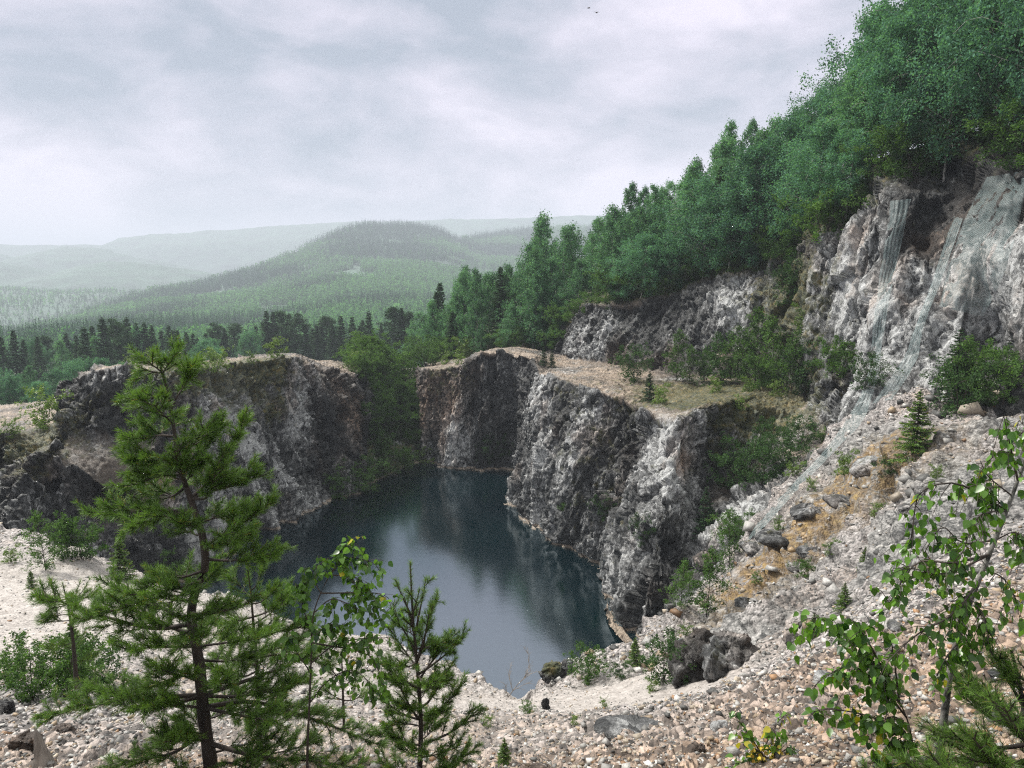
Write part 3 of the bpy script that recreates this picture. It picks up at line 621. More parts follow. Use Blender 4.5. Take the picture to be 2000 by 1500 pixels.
HC = [(-250,670,700,735,240),(-100,668,780,728,250),(0,662,880,720,260),(100,638,980,712,270),(200,603,1120,708,290),(300,573,1250,705,300),(400,556,1350,700,320),(500,528,1430,698,330),(560,503,1500,696,330),(620,478,1580,694,330),(680,450,1680,692,330),
      (730,440,1760,690,330),(800,442,1780,690,330),(860,454,1760,690,330),(895,470,1750,690,330),(930,462,2000,690,330),(1000,452,2100,690,330),(1060,448,2150,690,330),(1250,446,2200,690,330),(1500,446,2200,690,330)]
rows = []
for t in (0, .15, .4, .7, 1.0):
    rows.append([PY(u, vf + (vr - vf) * (t ** 1.0), yf + (yr - yf) * t ** 1.25) for u, vr, yr, vf, yf in HC])
rows.append([PY(u, vr, yr) + np.array([0, 500, -130]) for u, vr, yr, vf, yf in HC])
rows = [[p + np.array([0, -40, -26]) for p in rows[0]]] + rows
GH, trh, tsh = loft_grid(rows, 12, 12)
Ph = GH.reshape(-1, 3).copy(); wob = np.clip((Ph[:, 1] - 300) / 800, 0, 1); Ph[:, 2] += (fbm(Ph, (180, 180, 1e6), 341, 4) * 9 + fbm(Ph, (30, 30, 1e6), 345, 2) * 2) * wob
GHn = Ph.reshape(GH.shape)
struct('wooded_hill', mesh('wooded_hill', Ph, grid_faces(*GH.shape[:2]), mats=[M['hillm']]))
# forest floor between the quarry and the foot of the hill, and the valley plain
CF = [[PY(-900,800,66),PY(-300,800,70),PY(0,792,76),PY(150,770,76),PY(400,718,84),PY(640,712,96),PY(760,724,110),PY(860,714,106),PY(1000,690,106)]]
CF += [[p + np.array([0, 25, -7]) for p in CF[0]], [p * [1.3, 1, 1] + np.array([0, 90, 0]) for p in CF[0]], [np.array([p[0] * 2.6, 270, -12.0]) for p in CF[0]], [np.array([p[0] * 4, 420, -22.0]) for p in CF[0]]]
for p in CF[2]: p[2] = -4
CF = np.array(CF); CF[0, :, 2] -= .6; CF[0, :4, 2] += .3
GF, trf, tsf = loft_grid(CF, 1.2, [.6, 3, 5, 8]); Pf = GF.reshape(-1, 3).copy(); Pf[:, 2] += fbm(Pf, 9, 351, 3) * .6
add_coarse(Pf.reshape(GF.shape), 3)
struct('forest_floor', mesh('forest_floor', Pf, grid_faces(*GF.shape[:2]), mats=[M['floor']]))
a = np.linspace(0, 2 * math.pi, 49)[:-1]; rad = np.array([900, 1500, 2500, 4000, 6200.])
Pv = np.stack([(rad[:, None] * np.sin(a)).ravel(), (rad[:, None] * np.cos(a)).ravel(), np.full(5 * 48, -75.)], 1)
Fv = grid_faces(5, 48); i = np.arange(4)[:, None] * 48
Fv = np.concatenate([Fv, np.stack([i[:, 0] + 47, i[:, 0], i[:, 0] + 48, i[:, 0] + 95], 1)]); Pv[:48, :2] *= .01; Pv[:48, 2] = -95
struct('valley', mesh('valley', Pv, Fv, mats=[M['hillm']]))

VV = np.concatenate([v for v, f in COARSE]); off = np.cumsum([0] + [len(v) for v, f in COARSE])
BVH = BVHTree.FromPolygons(VV.tolist(), np.concatenate([f + o for (v, f), o in zip(COARSE, off)]).tolist())
def HIT(u, v):
    """the terrain point seen at a photo pixel"""
    d = Vector(RAY(u, v)).normalized(); h = BVH.ray_cast(Vector((0, 0, CAM_H)), d)
    return np.array(h[0]) if h[0] is not None else None
def DROP(x, y, z0=80):
    h = BVH.ray_cast(Vector((x, y, z0)), Vector((0, 0, -1))); return h[0].z if h[0] is not None else None
# ------------------------------------------------------------------ haze
def haze():
    t = NT("hazy_air")
    v = t.n('ShaderNodeVolumePrincipled', {'Density': HAZE_D, 'Color': (.81, .885, 1.0, 1), 'Anisotropy': .0})
    t.L.new(v.outputs[0], t.out.inputs['Volume'])
    x0, x1, y0, y1, z0, z1 = -6600, 6600, -6300, 6600, -101, HAZE_TOP
    V = [(x, y, z) for z in (z0, z1) for x, y in ((x0, y0), (x1, y0), (x1, y1), (x0, y1))]
    F = [(3, 2, 1, 0), (4, 5, 6, 7), (0, 1, 5, 4), (1, 2, 6, 5), (2, 3, 7, 6), (3, 0, 4, 7)]
    o = struct('haze', mesh('haze', V, F, mats=[t.m]), 'stuff'); return o
HAZE_D = .00035; HAZE_TOP = 290.
haze()

# ------------------------------------------------------------------ plants: prototypes
def unit(v): return v / (np.linalg.norm(v, axis=-1, keepdims=True) + 1e-9)
def rhombs(acc, c, rng, size, asp=.6, dirs=None, up=.0, rnd=None, jit=.35):
    """leaf sized rhombic faces, one per centre"""
    n = len(c)
    if n == 0: return
    a = rng.normal(size=(n, 3)) if dirs is None else dirs + rng.normal(size=(n, 3)) * .25
    a = unit(a); b = rng.normal(size=(n, 3)); b[:, 2] *= (1 - up); b = unit(np.cross(a, b))
    s = (np.asarray(size) * (1 + jit * rng.uniform(-1, 1, n)))[:, None] * .5
    V = np.stack([c - a * s, c - b * s * asp, c + a * s, c + b * s * asp], 1).reshape(-1, 3)
    r = rng.uniform(0, 1, n) if rnd is None else rnd
    acc.add(V, np.arange(4 * n).reshape(n, 4), rnd=np.repeat(r, 4))
def proto_broadleaf(seed, h, w, n_limb=34, leaf=.2, per=170, bare=.15, droop=.5, trunk=.11, stems=1, spread=.33, shape='birch', mats=None):
    rng = np.random.default_rng(seed); wood = Acc(); lf = Acc()
    for s in range(stems):
        a0 = rng.uniform(0, 6.28); lean = (0.05 if stems == 1 else .28) * h
        T = smooth_path([(0, 0, -.6), (0, 0, 0), (math.cos(a0) * lean * .4 + rng.normal() * .012 * h, math.sin(a0) * lean * .4, h * .45), (math.cos(a0) * lean + rng.normal() * .02 * h, math.sin(a0) * lean, h * .97)], 14)
        tube(wood, T, np.linspace(trunk, trunk * .12, 14), 6)
        for i in range(n_limb // stems):
            t = bare + (1 - bare) * ((i + rng.uniform(0, .9)) / (n_limb // stems)); t = min(t, .99)
            z = t * (len(T) - 2) + 1; k = min(int(z), len(T) - 2); base = T[k] + (T[k + 1] - T[k]) * (z - k)
            if shape == 'birch': prof = min(1, .35 + (t - bare) * 3.0) * (1 - t) ** .72 * 1.25
            elif shape == 'round': prof = math.sqrt(max(.05, 1 - ((t - .5) / .56) ** 2))
            elif shape == 'oval': prof = min(1, .4 + (t - bare) * 2.2) * (1 - max(0, t - .35) / .66) ** .6 * 1.1
            else: prof = .35 + .65 * (1 - t)
            L = w * .5 * prof * rng.uniform(.65, 1.25) + .04 * w; az = i * 2.4 + rng.uniform(-.5, .5) + s; el = rng.uniform(.3, .95)
            d = np.array([math.cos(az) * math.cos(el), math.sin(az) * math.cos(el), math.sin(el)])
            tip = base + d * L; tip2 = tip + np.array([d[0] * L * .3, d[1] * L * .3, -droop * L * .55])
            P = smooth_path([base, (base + tip) / 2 + [0, 0, .05 * L], tip, tip2], 7)
            tube(wood, P, np.linspace(trunk * .32 * (1 - t) + .012, .006, 7), 4)
            nc = max(3, int(7 * L / (w * .4)))
            for c in range(nc):
                q = P[min(6, int(rng.uniform(.28, 1) * 6.99))] + rng.normal(size=3) * spread * L * np.array([.6, .6, .45])
                m = int(per / nc * rng.uniform(.5, 1.5) * (L / (w * .4) + .3))
                pts = q + rng.normal(size=(m, 3)) * np.array([.17, .17, .20]) * (w * .22)
                if droop > .3: pts[:, 2] -= np.abs(rng.normal(size=m)) * .09 * w * droop
                rhombs(lf, pts, rng, leaf, .62, rnd=np.clip(rng.normal(.5, .2, m) + rng.normal() * .16, 0, 1))
    mt = mats or (M['white_bark'], M['birch'])
    return wood.mesh('trunk', mats=[mt[0]], smooth=True), lf.mesh('crown', mats=[mt[1]]), h
def proto_spruce(seed, h, w, gap=.32, leaf=.3, bare=.03, ragged=.25, mats=None, dens=1.0, fork=0):
    rng = np.random.default_rng(seed); wood = Acc(); lf = Acc()
    T = smooth_path([(0, 0, -.5), (0, 0, 0), (rng.normal() * .01 * h, 0, h * .5), (0, rng.normal() * .01 * h, h)], 12)
    tube(wood, T, np.linspace(.012 * h + .02, .008, 12), 6)
    z = bare * h
    while z < h * .985:
        t = z / h; nb = int(5 + rng.integers(0, 3)); a0 = rng.uniform(0, 6.28)
        for b in range(nb):
            L = w * .5 * (1 - t) ** .85 * (1 + ragged * rng.uniform(-1.3, 1)) + .05 * h * .3
            az = a0 + b * 6.283 / nb + rng.uniform(-.3, .3); el = .35 * t + rng.uniform(-.25, .15) - .1
            d = np.array([math.cos(az) * math.cos(el), math.sin(az) * math.cos(el), math.sin(el)])
            base = np.array([0, 0, z + rng.uniform(-.1, .1)]); tip = base + d * L
            P = smooth_path([base, base + d * L * .5 + [0, 0, -.05 * L], tip + [0, 0, .05 * L]], 5)
            tube(wood, P, np.linspace(.02, .004, 5), 3)
            m = max(4, int(L / leaf * 9 * dens)); s = rng.uniform(.1, 1, m) ** .8
            c = base + (tip - base) * s[:, None]; c[:, 2] -= .05 * L * np.sin(s * 3.1)
            side = np.cross(d, [0, 0, 1.]); off = rng.uniform(-1, 1, m) * L * .28 * np.sin(np.clip(s, .1, .9) * 3.1)
            c = c + side * off[:, None]; c[:, 2] -= np.abs(rng.normal(size=m)) * .06 * min(L, 1.5)
            rhombs(lf, c, rng, leaf * 1.0, .38, dirs=d + side * np.sign(off)[:, None] * .8 + np.array([0, 0, -.25]), rnd=np.clip(rng.normal(.4, .25, m) + .35 * (s - .5), 0, 1))
        z += gap * (1 - .45 * t) * rng.uniform(.8, 1.2)
    mt = mats or (M['bark'], M['spruce'])
    return wood.mesh('trunk', mats=[mt[0]], smooth=True), lf.mesh('crown', mats=[mt[1]]), h
def proto_pine(seed, h, w, leaf=.32, bare=.4):
    rng = np.random.default_rng(seed); wood = Acc(); lf = Acc()
    T = smooth_path([(0, 0, -.5), (0, 0, 0), (rng.normal() * .02 * h, 0, h * .5), (0, rng.normal() * .02 * h, h * .97)], 12)
    tube(wood, T, np.linspace(.014 * h, .02, 12), 6)
    for i in range(26):
        t = bare + (1 - bare) * (i + rng.uniform()) / 26; z = t * h; az = i * 2.4 + rng.uniform(-.6, .6)
        L = w * .5 * (1 - ((t - bare) / (1 - bare)) ** 2 * .75) * rng.uniform(.5, 1.2); el = rng.uniform(0, .5)
        d = np.array([math.cos(az) * math.cos(el), math.sin(az) * math.cos(el), math.sin(el)]); base = np.array([0, 0, z]); tip = base + d * L
        tube(wood, [base, (base + tip) / 2 + [0, 0, -.03 * L], tip], [.05, .03, .015], 4)
        for c in range(5):
            q = base + (tip - base) * rng.uniform(.35, 1.05) + rng.normal(size=3) * .16 * L
            m = int(40 * rng.uniform(.5, 1.4)); pts = q + rng.normal(size=(m, 3)) * np.array([.34, .34, .2]) * (h / 14)
            rhombs(lf, pts, rng, leaf, .4, up=.5, rnd=np.clip(rng.normal(.45, .2, m) + rng.normal() * .15, 0, 1))
    return wood.mesh('trunk', mats=[M['bark']], smooth=True), lf.mesh('crown', mats=[M['spruce']]), h

PB = [proto_broadleaf(400 + i, 12, 4.3 + .5 * (i % 3), n_limb=50, leaf=.17, per=270, bare=.08, droop=.6) for i in range(5)]
PBo = [proto_broadleaf(430 + i, 12, 6.0 + .6 * i, n_limb=54, leaf=.18, per=330, bare=.10, droop=.35, shape='oval', mats=(M['white_bark'], M['birch_old'])) for i in range(4)]
PS = [proto_spruce(460 + i, 12, 4.4, gap=.36, leaf=.34, ragged=.3) for i in range(3)]
PP = [proto_pine(480 + i, 13, 5.0) for i in range(3)]
PBU = [proto_broadleaf(500 + i, 3.0, 2.6, n_limb=24, leaf=.12, per=150, bare=.05, droop=.1, trunk=.03, stems=4, shape='round', mats=(M['bark'], M['bush'])) for i in range(4)]
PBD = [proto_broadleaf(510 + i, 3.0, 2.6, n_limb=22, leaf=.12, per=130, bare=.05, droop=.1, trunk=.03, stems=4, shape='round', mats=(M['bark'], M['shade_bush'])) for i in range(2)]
PLI = [proto_broadleaf(520 + i, 2.0, 1.7, n_limb=18, leaf=.10, per=110, bare=.05, droop=.05, trunk=.02, stems=3, shape='round', mats=(M['bark'], M['lime'])) for i in range(2)]
PYB = [proto_broadleaf(540 + i, 4.0, 2.0, n_limb=26, leaf=.085, per=120, bare=.15, droop=.4, trunk=.03, spread=.3, mats=(M['bark'], M['bush'])) for i in range(3)]
PYS = [proto_spruce(560 + i, 2.4, 1.5, gap=.13, leaf=.10, ragged=.2, dens=.8) for i in range(2)]
PYP = [proto_spruce(570 + i, 2.2, 1.3, gap=.24, leaf=.11, ragged=.5, dens=.7, mats=(M['bark'], M['lime'])) for i in range(1)]
PNS = [proto_spruce(580 + i, 2.2, 1.5, gap=.12, leaf=.07, ragged=.2, dens=1.3, mats=(M['bark'], M['needle'])) for i in range(2)]
def plant(name, proto, loc, label, cat, group, height, rz=None, sx=1.0):
    k = height / proto[2]; rz = random.uniform(0, 6.28) if rz is None else rz
    t = thing(name, label, cat, tuple(loc), group, rz, (k * sx, k * sx, k))
    obj('trunk', proto[0], t); obj('crown', proto[1], t); return t
# ------------------------------------------------------------------ plants: where they stand
random.seed(7); RG = np.random.default_rng(7)
def at_uv_y(u, v, y, sink=.15):
    """ground point under the image column u at depth y (v only as a fallback)"""
    p = PY(u, v, y); z = DROP(p[0], p[1]); 
    return np.array([p[0], p[1], (z if z is not None else p[2]) - sink])
# the wood on the hillside above the upper wall
SKY = [(838,600),(852,560),(870,540),(900,505),(930,488),(958,505),(985,520),(1010,500),(1035,430),(1060,430),(1085,450),(1110,440),(1135,425),(1190,392),(1250,350),(1310,350),(1340,290),(1380,275),(1425,222),(1480,235),(1540,205),(1600,148),(1640,112),(1680,58),(1720,-20),(1800,-90),(1900,-180),(2100,-300)]
sk = lambda u: -12 + float(np.interp(u, [a for a, b in SKY], [b for a, b in SKY]))
topu = np.array([(c[5][0], c[5][2]) for c in COLS] + [(1790,50.5),(1840,50.5),(1886,49.5),(1918,47.5),(1955,46),(2030,44.5),(2130,42)], float)
topu[:6] = [(835,107),(850,106),(880,105),(920,100),(965,97),(1015,94)]; topu[6] = (1060, 94)
order = np.argsort(topu[:, 0]); edge_y = lambda u: float(np.interp(u, topu[order, 0], topu[order, 1]))
def heightlab(h): return 'tall' if h > 13 else ('medium-height' if h > 10 else 'short')
WOOD = []
for row, (dy, stepm, over, jit) in enumerate([(1.2, 3.2, 80, 90), (4.0, 3.2, 20, 70), (7.5, 3.4, 0, 60), (12.0, 3.8, 4, 50), (18.0, 4.4, 16, 40)]):
    u = 832 + row * 7
    while u < 2130:
        y = edge_y(u) + dy + RG.uniform(-.8, .8)
        vt = sk(u) + over + RG.uniform(-.2, 1) * jit
        g = at_uv_y(u, 600, y); tz = PY(u, vt, y)[2]; h = tz - g[2]
        if 3.5 < h < 30: WOOD.append((u, y, g, min(h, 19 if row < 3 else 24), row))
        u += stepm * FPX / y * RG.uniform(.8, 1.25)
LM = [(850, 'at the wood\'s tip over the ravine'), (1000, 'above the bench\'s far end'), (1100, 'where the bench enters the wood'), (1230, 'above the upper wall\'s left end'), (1400, 'above the upper wall\'s middle'), (1580, 'above the upper wall\'s right end'), (1750, 'above the netted cliff'), (2300, 'above the brown crag at right')]
used = {}
def ordinal(n):
    W = ['first','second','third','fourth','fifth','sixth','seventh','eighth','ninth','tenth','eleventh','twelfth','thirteenth','fourteenth','fifteenth','sixteenth','seventeenth','eighteenth','nineteenth','twentieth']
    return W[n] if n < 20 else 'twenty-' + W[n - 20] if n < 29 else str(n + 1) + 'th'
ROWN = ['front edge', 'second rank', 'third rank', 'fourth rank', 'back rank']
WOOD.sort(key=lambda w: (w[4], w[0])); cnt = {}
for u, y, g, h, row in WOOD:
    r = RG.uniform()
    if u < 905: kind = 'spruce' if r < .55 else 'birch'
    elif row == 0: kind = 'spruce' if (r < .16 or (u > 1500 and r < .3)) else ('birch' if u < 1250 else 'leafy')
    else: kind = 'spruce' if r < .06 else ('birch' if u < 1500 or r < .45 else 'leafy')
    where = next(t for lim, t in LM if u <= lim); key = (kind, where, row); cnt[key] = cnt.get(key, 0) + 1; n = cnt[key] - 1
    nm = {'spruce': 'spruce_tree', 'birch': 'birch_tree', 'leafy': 'deciduous_tree'}[kind]
    ds = {'spruce': 'dark spruce', 'birch': 'slender green birch', 'leafy': 'broad leafy tree'}[kind]
    lab = f"{ds}, {ordinal(n)} in the {ROWN[row]} {where}"
    pr = {'spruce': PS, 'birch': PB, 'leafy': PBo}[kind]; pr = pr[RG.integers(len(pr))]
    plant(nm, pr, g, lab, 'tree', 'trees of the hillside wood', h, RG.uniform(0, 6.28), sx=float(np.clip((12 / h) ** .5, .75, 1.3)) * RG.uniform(.9, 1.15))

# tree belt beyond the quarry
BELT = [('spruce',5,662,150),('spruce',30,650,150),('leafy',62,672,165),('pine',92,664,170),('birch',118,668,160),('birch',142,672,165),('spruce',168,643,140),('spruce',205,624,150),('pine',228,632,155),('birch',190,660,150),
 ('spruce',252,624,160),('leafy',268,650,165),('spruce',286,634,165),('spruce',300,640,165),('spruce',318,650,180),('spruce',333,640,170),('spruce',350,650,170),('birch',365,662,175),('spruce',379,655,170),('spruce',388,664,170),
 ('pine',425,640,190),('spruce',441,644,190),('pine',462,640,195),('birch',478,655,190),('leafy',495,655,190),('birch',512,650,190),('spruce',524,612,190),('spruce',537,614,190),('pine',552,616,195),('spruce',568,616,195),('pine',584,622,190),('spruce',600,640,190),
 ('spruce',612,645,200),('spruce',628,632,200),('pine',641,626,200),('birch',655,640,200),('spruce',668,622,190),('spruce',690,622,180),('spruce',703,640,190),('spruce',722,612,170),('birch',736,650,190),('pine',770,608,175),('spruce',786,606,175),('pine',798,618,178),('birch',815,612,170),('spruce',828,622,165),('birch',838,640,160),
 ('birch',755,655,190),('leafy',400,670,165),('leafy',410,668,170),('spruce',48,668,150),('spruce',76,662,160),('spruce',132,655,165),('spruce',152,660,155),('spruce',184,640,160),('spruce',240,640,165),('spruce',270,636,165),('spruce',342,648,170),('spruce',366,652,175),('spruce',404,655,185),('spruce',416,650,185),
 ('spruce',484,648,195),('spruce',502,640,195),('spruce',516,632,195),('spruce',620,638,195),('spruce',650,634,190),('spruce',710,630,190),('spruce',746,640,190),('spruce',806,628,175)]
cnt = {}
BW = [(130,'beyond the pale terrace at the left edge'),(260,'above the left rock block\'s shoulder'),(400,'behind the foreground pine\'s top'),(520,'behind the mossy top of the left rock block'),(640,'behind the left block\'s white-veined crest'),(745,'behind the block\'s right end'),(900,'over the overgrown ravine')]
for kind, u, vt, y in BELT:
    g = at_uv_y(u, 700, y); h = PY(u, vt - 6, y)[2] - g[2]
    nm = {'spruce': 'spruce_tree', 'birch': 'birch_tree', 'leafy': 'deciduous_tree', 'pine': 'pine_tree'}[kind]
    where = next(t for lim, t in BW if u <= lim); cnt[(kind, where)] = cnt.get((kind, where), 0) + 1
    ds = {'spruce': 'pointed dark spruce', 'birch': 'pale green birch', 'leafy': 'round leafy tree', 'pine': 'blue-green pine'}[kind]
    pr = {'spruce': PS, 'birch': PB, 'leafy': PBo, 'pine': PP}[kind]; pr = pr[RG.integers(len(pr))]
    plant(nm, pr, g, f"{ds}, {ordinal(cnt[(kind, where)] - 1)} in the row {where}", 'tree', 'tree belt beyond the quarry', h, sx=RG.uniform(.85, 1.1) * (1.15 if kind == 'pine' else 1))
# lower bright growth in front of the belt
cnt = 0
for u, vt, y in [(-10,715,112),(22,735,110),(52,712,118),(75,745,108),(100,722,112),(128,738,110),(148,705,120),(190,700,120),(232,705,125)]:
    g = at_uv_y(u, 700, y); h = max(2.5, PY(u, vt, y)[2] - g[2]); cnt += 1
    plant('birch_tree', PBo[cnt % 4] if cnt % 3 else PB[cnt % 5], g, f"bright young birch behind the pale terrace, {ordinal(cnt - 1)} of the low front row", 'tree', 'young birches behind the pale terrace', h, sx=1.25)

# the overgrown ravine between the cliffs
cnt = 0
for i in range(46):
    s, t = RG.uniform(0, 1), (i + RG.uniform()) / 46
    u = np.interp(t, [0, 1], [0, 1]); x0, x1 = np.interp(t, [0, .5, 1], [690, 700, 700]), np.interp(t, [0, .5, 1], [800, 828, 838])
    u = x0 + (x1 - x0) * s; v = np.interp(t, [0, 1], [935, 730]); y = np.interp(t, [0, 1], [81, 104]) + RG.uniform(-1, 1)
    g = at_uv_y(u, v, y); h = RG.uniform(2.2, 4.2) * (0.6 + .6 * t); cnt += 1
    if t < .12 and s > .4: h *= .5
    pr = PBU[RG.integers(4)]
    band = ['at the water\'s edge', 'on its lower slope', 'on its upper slope', 'at its top'][min(3, int(t * 4))]; used[band] = used.get(band, 0) + 1
    plant('shrub', pr, g, f"leafy green shrub filling the ravine between the cliffs, {band}, {ordinal(used[band] - 1)} going up", 'shrub', 'shrubs in the ravine', h, sx=1.25)
for u, v, h, lab in [(822,908,2.2,'bright green bush hanging over the water at the foot of the ravine'),(700,960,3.2,'dark leafy bush over the water at the right foot of the left block'),(670,965,2.4,'dark bush on the waterline under the left block, left of the ravine'),(735,930,2.6,'dull green bush at the left bottom of the ravine')]:
    p = HIT(u, v)
    if p is not None: plant('shrub', PLI[0] if 'bright' in lab else PBU[1], p + [0, 0, -.6], lab, 'shrub', None, h, sx=1.5)

# shrubs and small trees on rock, benches and slopes: (kind, foot u, foot v, height px, label)
SM = [('bush',1240,745,60,'dark bush at the foot of the upper wall beside the orange scar'),('yb',1320,745,105,'tall green shrub under the middle of the upper wall'),('yb',1345,752,80,'second tall shrub under the upper wall, right of the tallest'),
 ('yb',1375,748,70,'low shrub at the wall foot between two taller ones'),('bush',1410,752,85,'dense dark shrub at the foot of the pale rib of the upper wall'),('yb',1440,752,120,'tall shrub against the pale part of the upper wall'),('yb',1475,748,150,'tallest green birch shrub against the upper wall'),
 ('yb',1510,752,140,'drooping shrub near the right end of the upper wall'),('yb',1545,765,125,'shrub at the corner where the upper wall meets the netted cliff'),('bush',1575,770,90,'dark bush in the corner under the netted cliff'),('bush',1490,760,60,'low bush in front of the tall shrubs on the bench'),
 ('lime',1400,765,26,'small yellow-green shrub on the bench, left of three'),('lime',1460,765,26,'small yellow-green shrub on the bench, middle of three'),('lime',1520,775,28,'small yellow-green shrub on the bench, right of three'),('lime',1290,790,34,'feathery sapling on the bench edge beside the little spruce'),
 ('ys',1268,785,62,'little dark spruce on the bench edge'),('ys',1062,716,38,'small spruce by the path on the bench, left of the pair'),('ys',1078,718,34,'small spruce by the path on the bench, right of the pair'),('lime',1445,800,24,'tiny shrub on the bench rim above the bay'),
 ('ys',1540,430,40,'small spruce hanging at the top of the gully beside the crag'),('bush',1555,590,80,'dark shrub in the gully left of the netted cliff'),('bush',1530,540,60,'shrub high in the gully beside the crag'),('lime',1570,640,40,'yellowish shrub low in the gully beside the crag'),
 ('bush',1455,935,75,'dark shrub in the bay under the bench, left of the cluster'),('bush',1490,950,80,'large dark shrub in the middle of the bay under the bench'),('bush',1525,930,75,'dark shrub in the bay against the netted edge'),('bush',1430,960,70,'low shrub at the left of the bay cluster'),
 ('bush',1560,880,60,'shrub climbing the bay wall left of the netted edge'),('bush',1500,880,55,'shrub high on the bay wall'),('ys',1377,1040,95,'slender dark spruce on the talus in the bay'),('yb',1380,1205,150,'loose green birch sapling at the foot of the talus'),
 ('yb',1330,1190,110,'thin birch sapling left on the talus foot'),('yb',1425,1110,120,'light green sapling beside the torn net'),('bush',1440,1060,60,'low shrub beside the torn net'),('lime',1552,935,30,'bright yellow-green sprig on the slope edge under the net'),
 ('bush',1262,1060,50,'dark green shrub growing from the buttress face'),('bush',1180,1010,40,'small dark shrub in the shaded gully of the wall'),('bush',955,905,50,'dark shrub at the waterline of the far wall'),('bush',1100,1000,26,'low shrub on the lower bench wall'),
 ('yb',1890,800,150,'tall bright green sapling at the foot of the netted cliff'),('bush',1925,795,110,'dense green bush at the foot of the brown crag'),('bush',1870,805,90,'dark bush left of the ledge at the cliff foot'),('ys',1865,790,150,'dark spruce behind the bright sapling at the cliff foot'),
 ('yb',1960,790,120,'green sapling beside the pale rock at the right edge'),('bush',1690,760,60,'dark green growth in the cleft left of the net'),('bush',1640,740,70,'shrub on the crag left of the net'),
 ('ns',1790,885,125,'young dark spruce on the slope below the ledge'),('lime',1652,930,44,'small green plant among orange moss on the slope'),('lime',1610,860,26,'yellow-green sprig on the netted edge'),('ns',1690,1110,44,'bright green creeping spruce on the scree'),
 ('ns',1650,1190,55,'dull small spruce on the scree below the creeping one'),('ns',1590,1245,50,'small yellow-green spruce above the hanging birch leaves'),('lime',1630,1090,30,'sparse grey-green plant on the scree'),
 ('bush',1295,1335,90,'green bush above the dark boulder outcrop'),('bush',1185,1255,70,'leafy sapling leaning over the water'),('bush',1150,1330,60,'low bush on the rim of the near slope'),('lime',1275,1352,24,'small yellow-green clump left of the boulder outcrop'),
 ('bush',1030,1398,24,'small green tuft on the pale gravel path'),('ns',985,1500,60,'little pine seedling on the gravel at the bottom edge'),('ns',1240,1300,60,'thin brownish seedling on the stony rim'),
 ('yb',88,1115,130,'thin green birch sapling on the left terrace'),('yb',130,1090,90,'bushy birch on the left terrace rim'),('lime',1520,1035,22,'tiny green tuft at the lower end of the ochre moss'),('lime',1585,960,24,'small green tuft above the ochre moss'),('bush',1735,930,34,'low green cushion just below the young dark spruce'),('lime',1830,935,24,'pale green tuft right of the young dark spruce'),
 ('bush',1575,1130,36,'low green bush in the middle of the grey scree'),('lime',1480,1140,20,'tiny tuft at the scree\'s upper left edge'),('lime',1340,1245,24,'light green sprig directly above the dark boulder outcrop'),('bush',1215,1330,34,'small bush between the rim and the dark outcrop'),('lime',1120,1420,18,'tiny weed on the pale path, left of the flat slab'),('lime',1180,1385,18,'tiny weed on the pale path, above the flat slab'),
 ('lime',950,1420,22,'small weed in the gravel right of the upright pine'),('lime',1710,1010,26,'small light plant on grey rock right of the moss'),('bush',160,1095,80,'dense shrub on the left terrace rim'),('ns',60,1150,40,'small juniper on the pale terrace'),('lime',20,1100,30,'low green patch on the pale terrace'),
 ('ns',235,1130,90,'yellowish young spruce behind the pine'),('bush',330,1130,60,'green bush under the left cliff behind the pine'),('ns',145,1330,130,'slim young spruce on the left slope'),('lime',90,840,70,'pale slender pine sapling on the terrace edge'),('lime',20,850,30,'pale grass tuft on the terrace edge'),
 ('bush',60,1370,110,'dense low shrub on the left slope'),('bush',130,1365,110,'wide low shrub left of the pine'),('bush',20,1340,60,'low shrub at the left edge'),('bush',190,1350,90,'dark low shrub behind the pine branches'),
 ('lime',430,722,38,'leafy shrub on top of the left rock block'),('lime',385,728,30,'low yellow-green shrub on the left block\'s top'),('lime',405,724,34,'round yellow-green shrub on the left block\'s top'),('lime',543,700,34,'bright bush on the crest of the left block'),('lime',260,715,26,'small bush behind the pale cap of the left block'),
 ('lime',490,712,22,'yellow-green clump left of the block\'s crest'),('lime',605,690,18,'low clump right of the block\'s crest'),('lime',690,720,30,'grassy bush at the right end of the left block'),('lime',345,730,32,'small birch on the block behind the pine top'),('lime',290,712,26,'small bush left of the pine top'),
 ('lime',870,712,22,'bright low bush on the far wall\'s rim, left'),('lime',895,712,18,'bright low bush on the far wall\'s rim, right'),('lime',905,700,36,'young leafy tree on the far wall\'s rim')]
for kind, u, v, hp, lab in SM:
    p = HIT(u, v)
    if p is None: continue
    h = hp / FPX * p[1]
    pr, nm, c = {'bush': (PBU, 'shrub', 'shrub'), 'lime': (PLI, 'shrub', 'shrub'), 'yb': (PYB, 'birch_sapling', 'sapling'), 'ys': (PYS, 'young_spruce', 'spruce'), 'ns': (PNS, 'young_spruce', 'spruce')}[kind]
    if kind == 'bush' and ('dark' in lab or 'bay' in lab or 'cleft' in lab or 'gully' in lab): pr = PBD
    plant(nm, pr[RG.integers(len(pr))], p + np.array([0, .05, -.06 * h]), lab, c, None, h * 1.06, sx={'bush': 1.15, 'lime': 1.1, 'yb': 1.2, 'ys': .9, 'ns': 1.0}[kind])

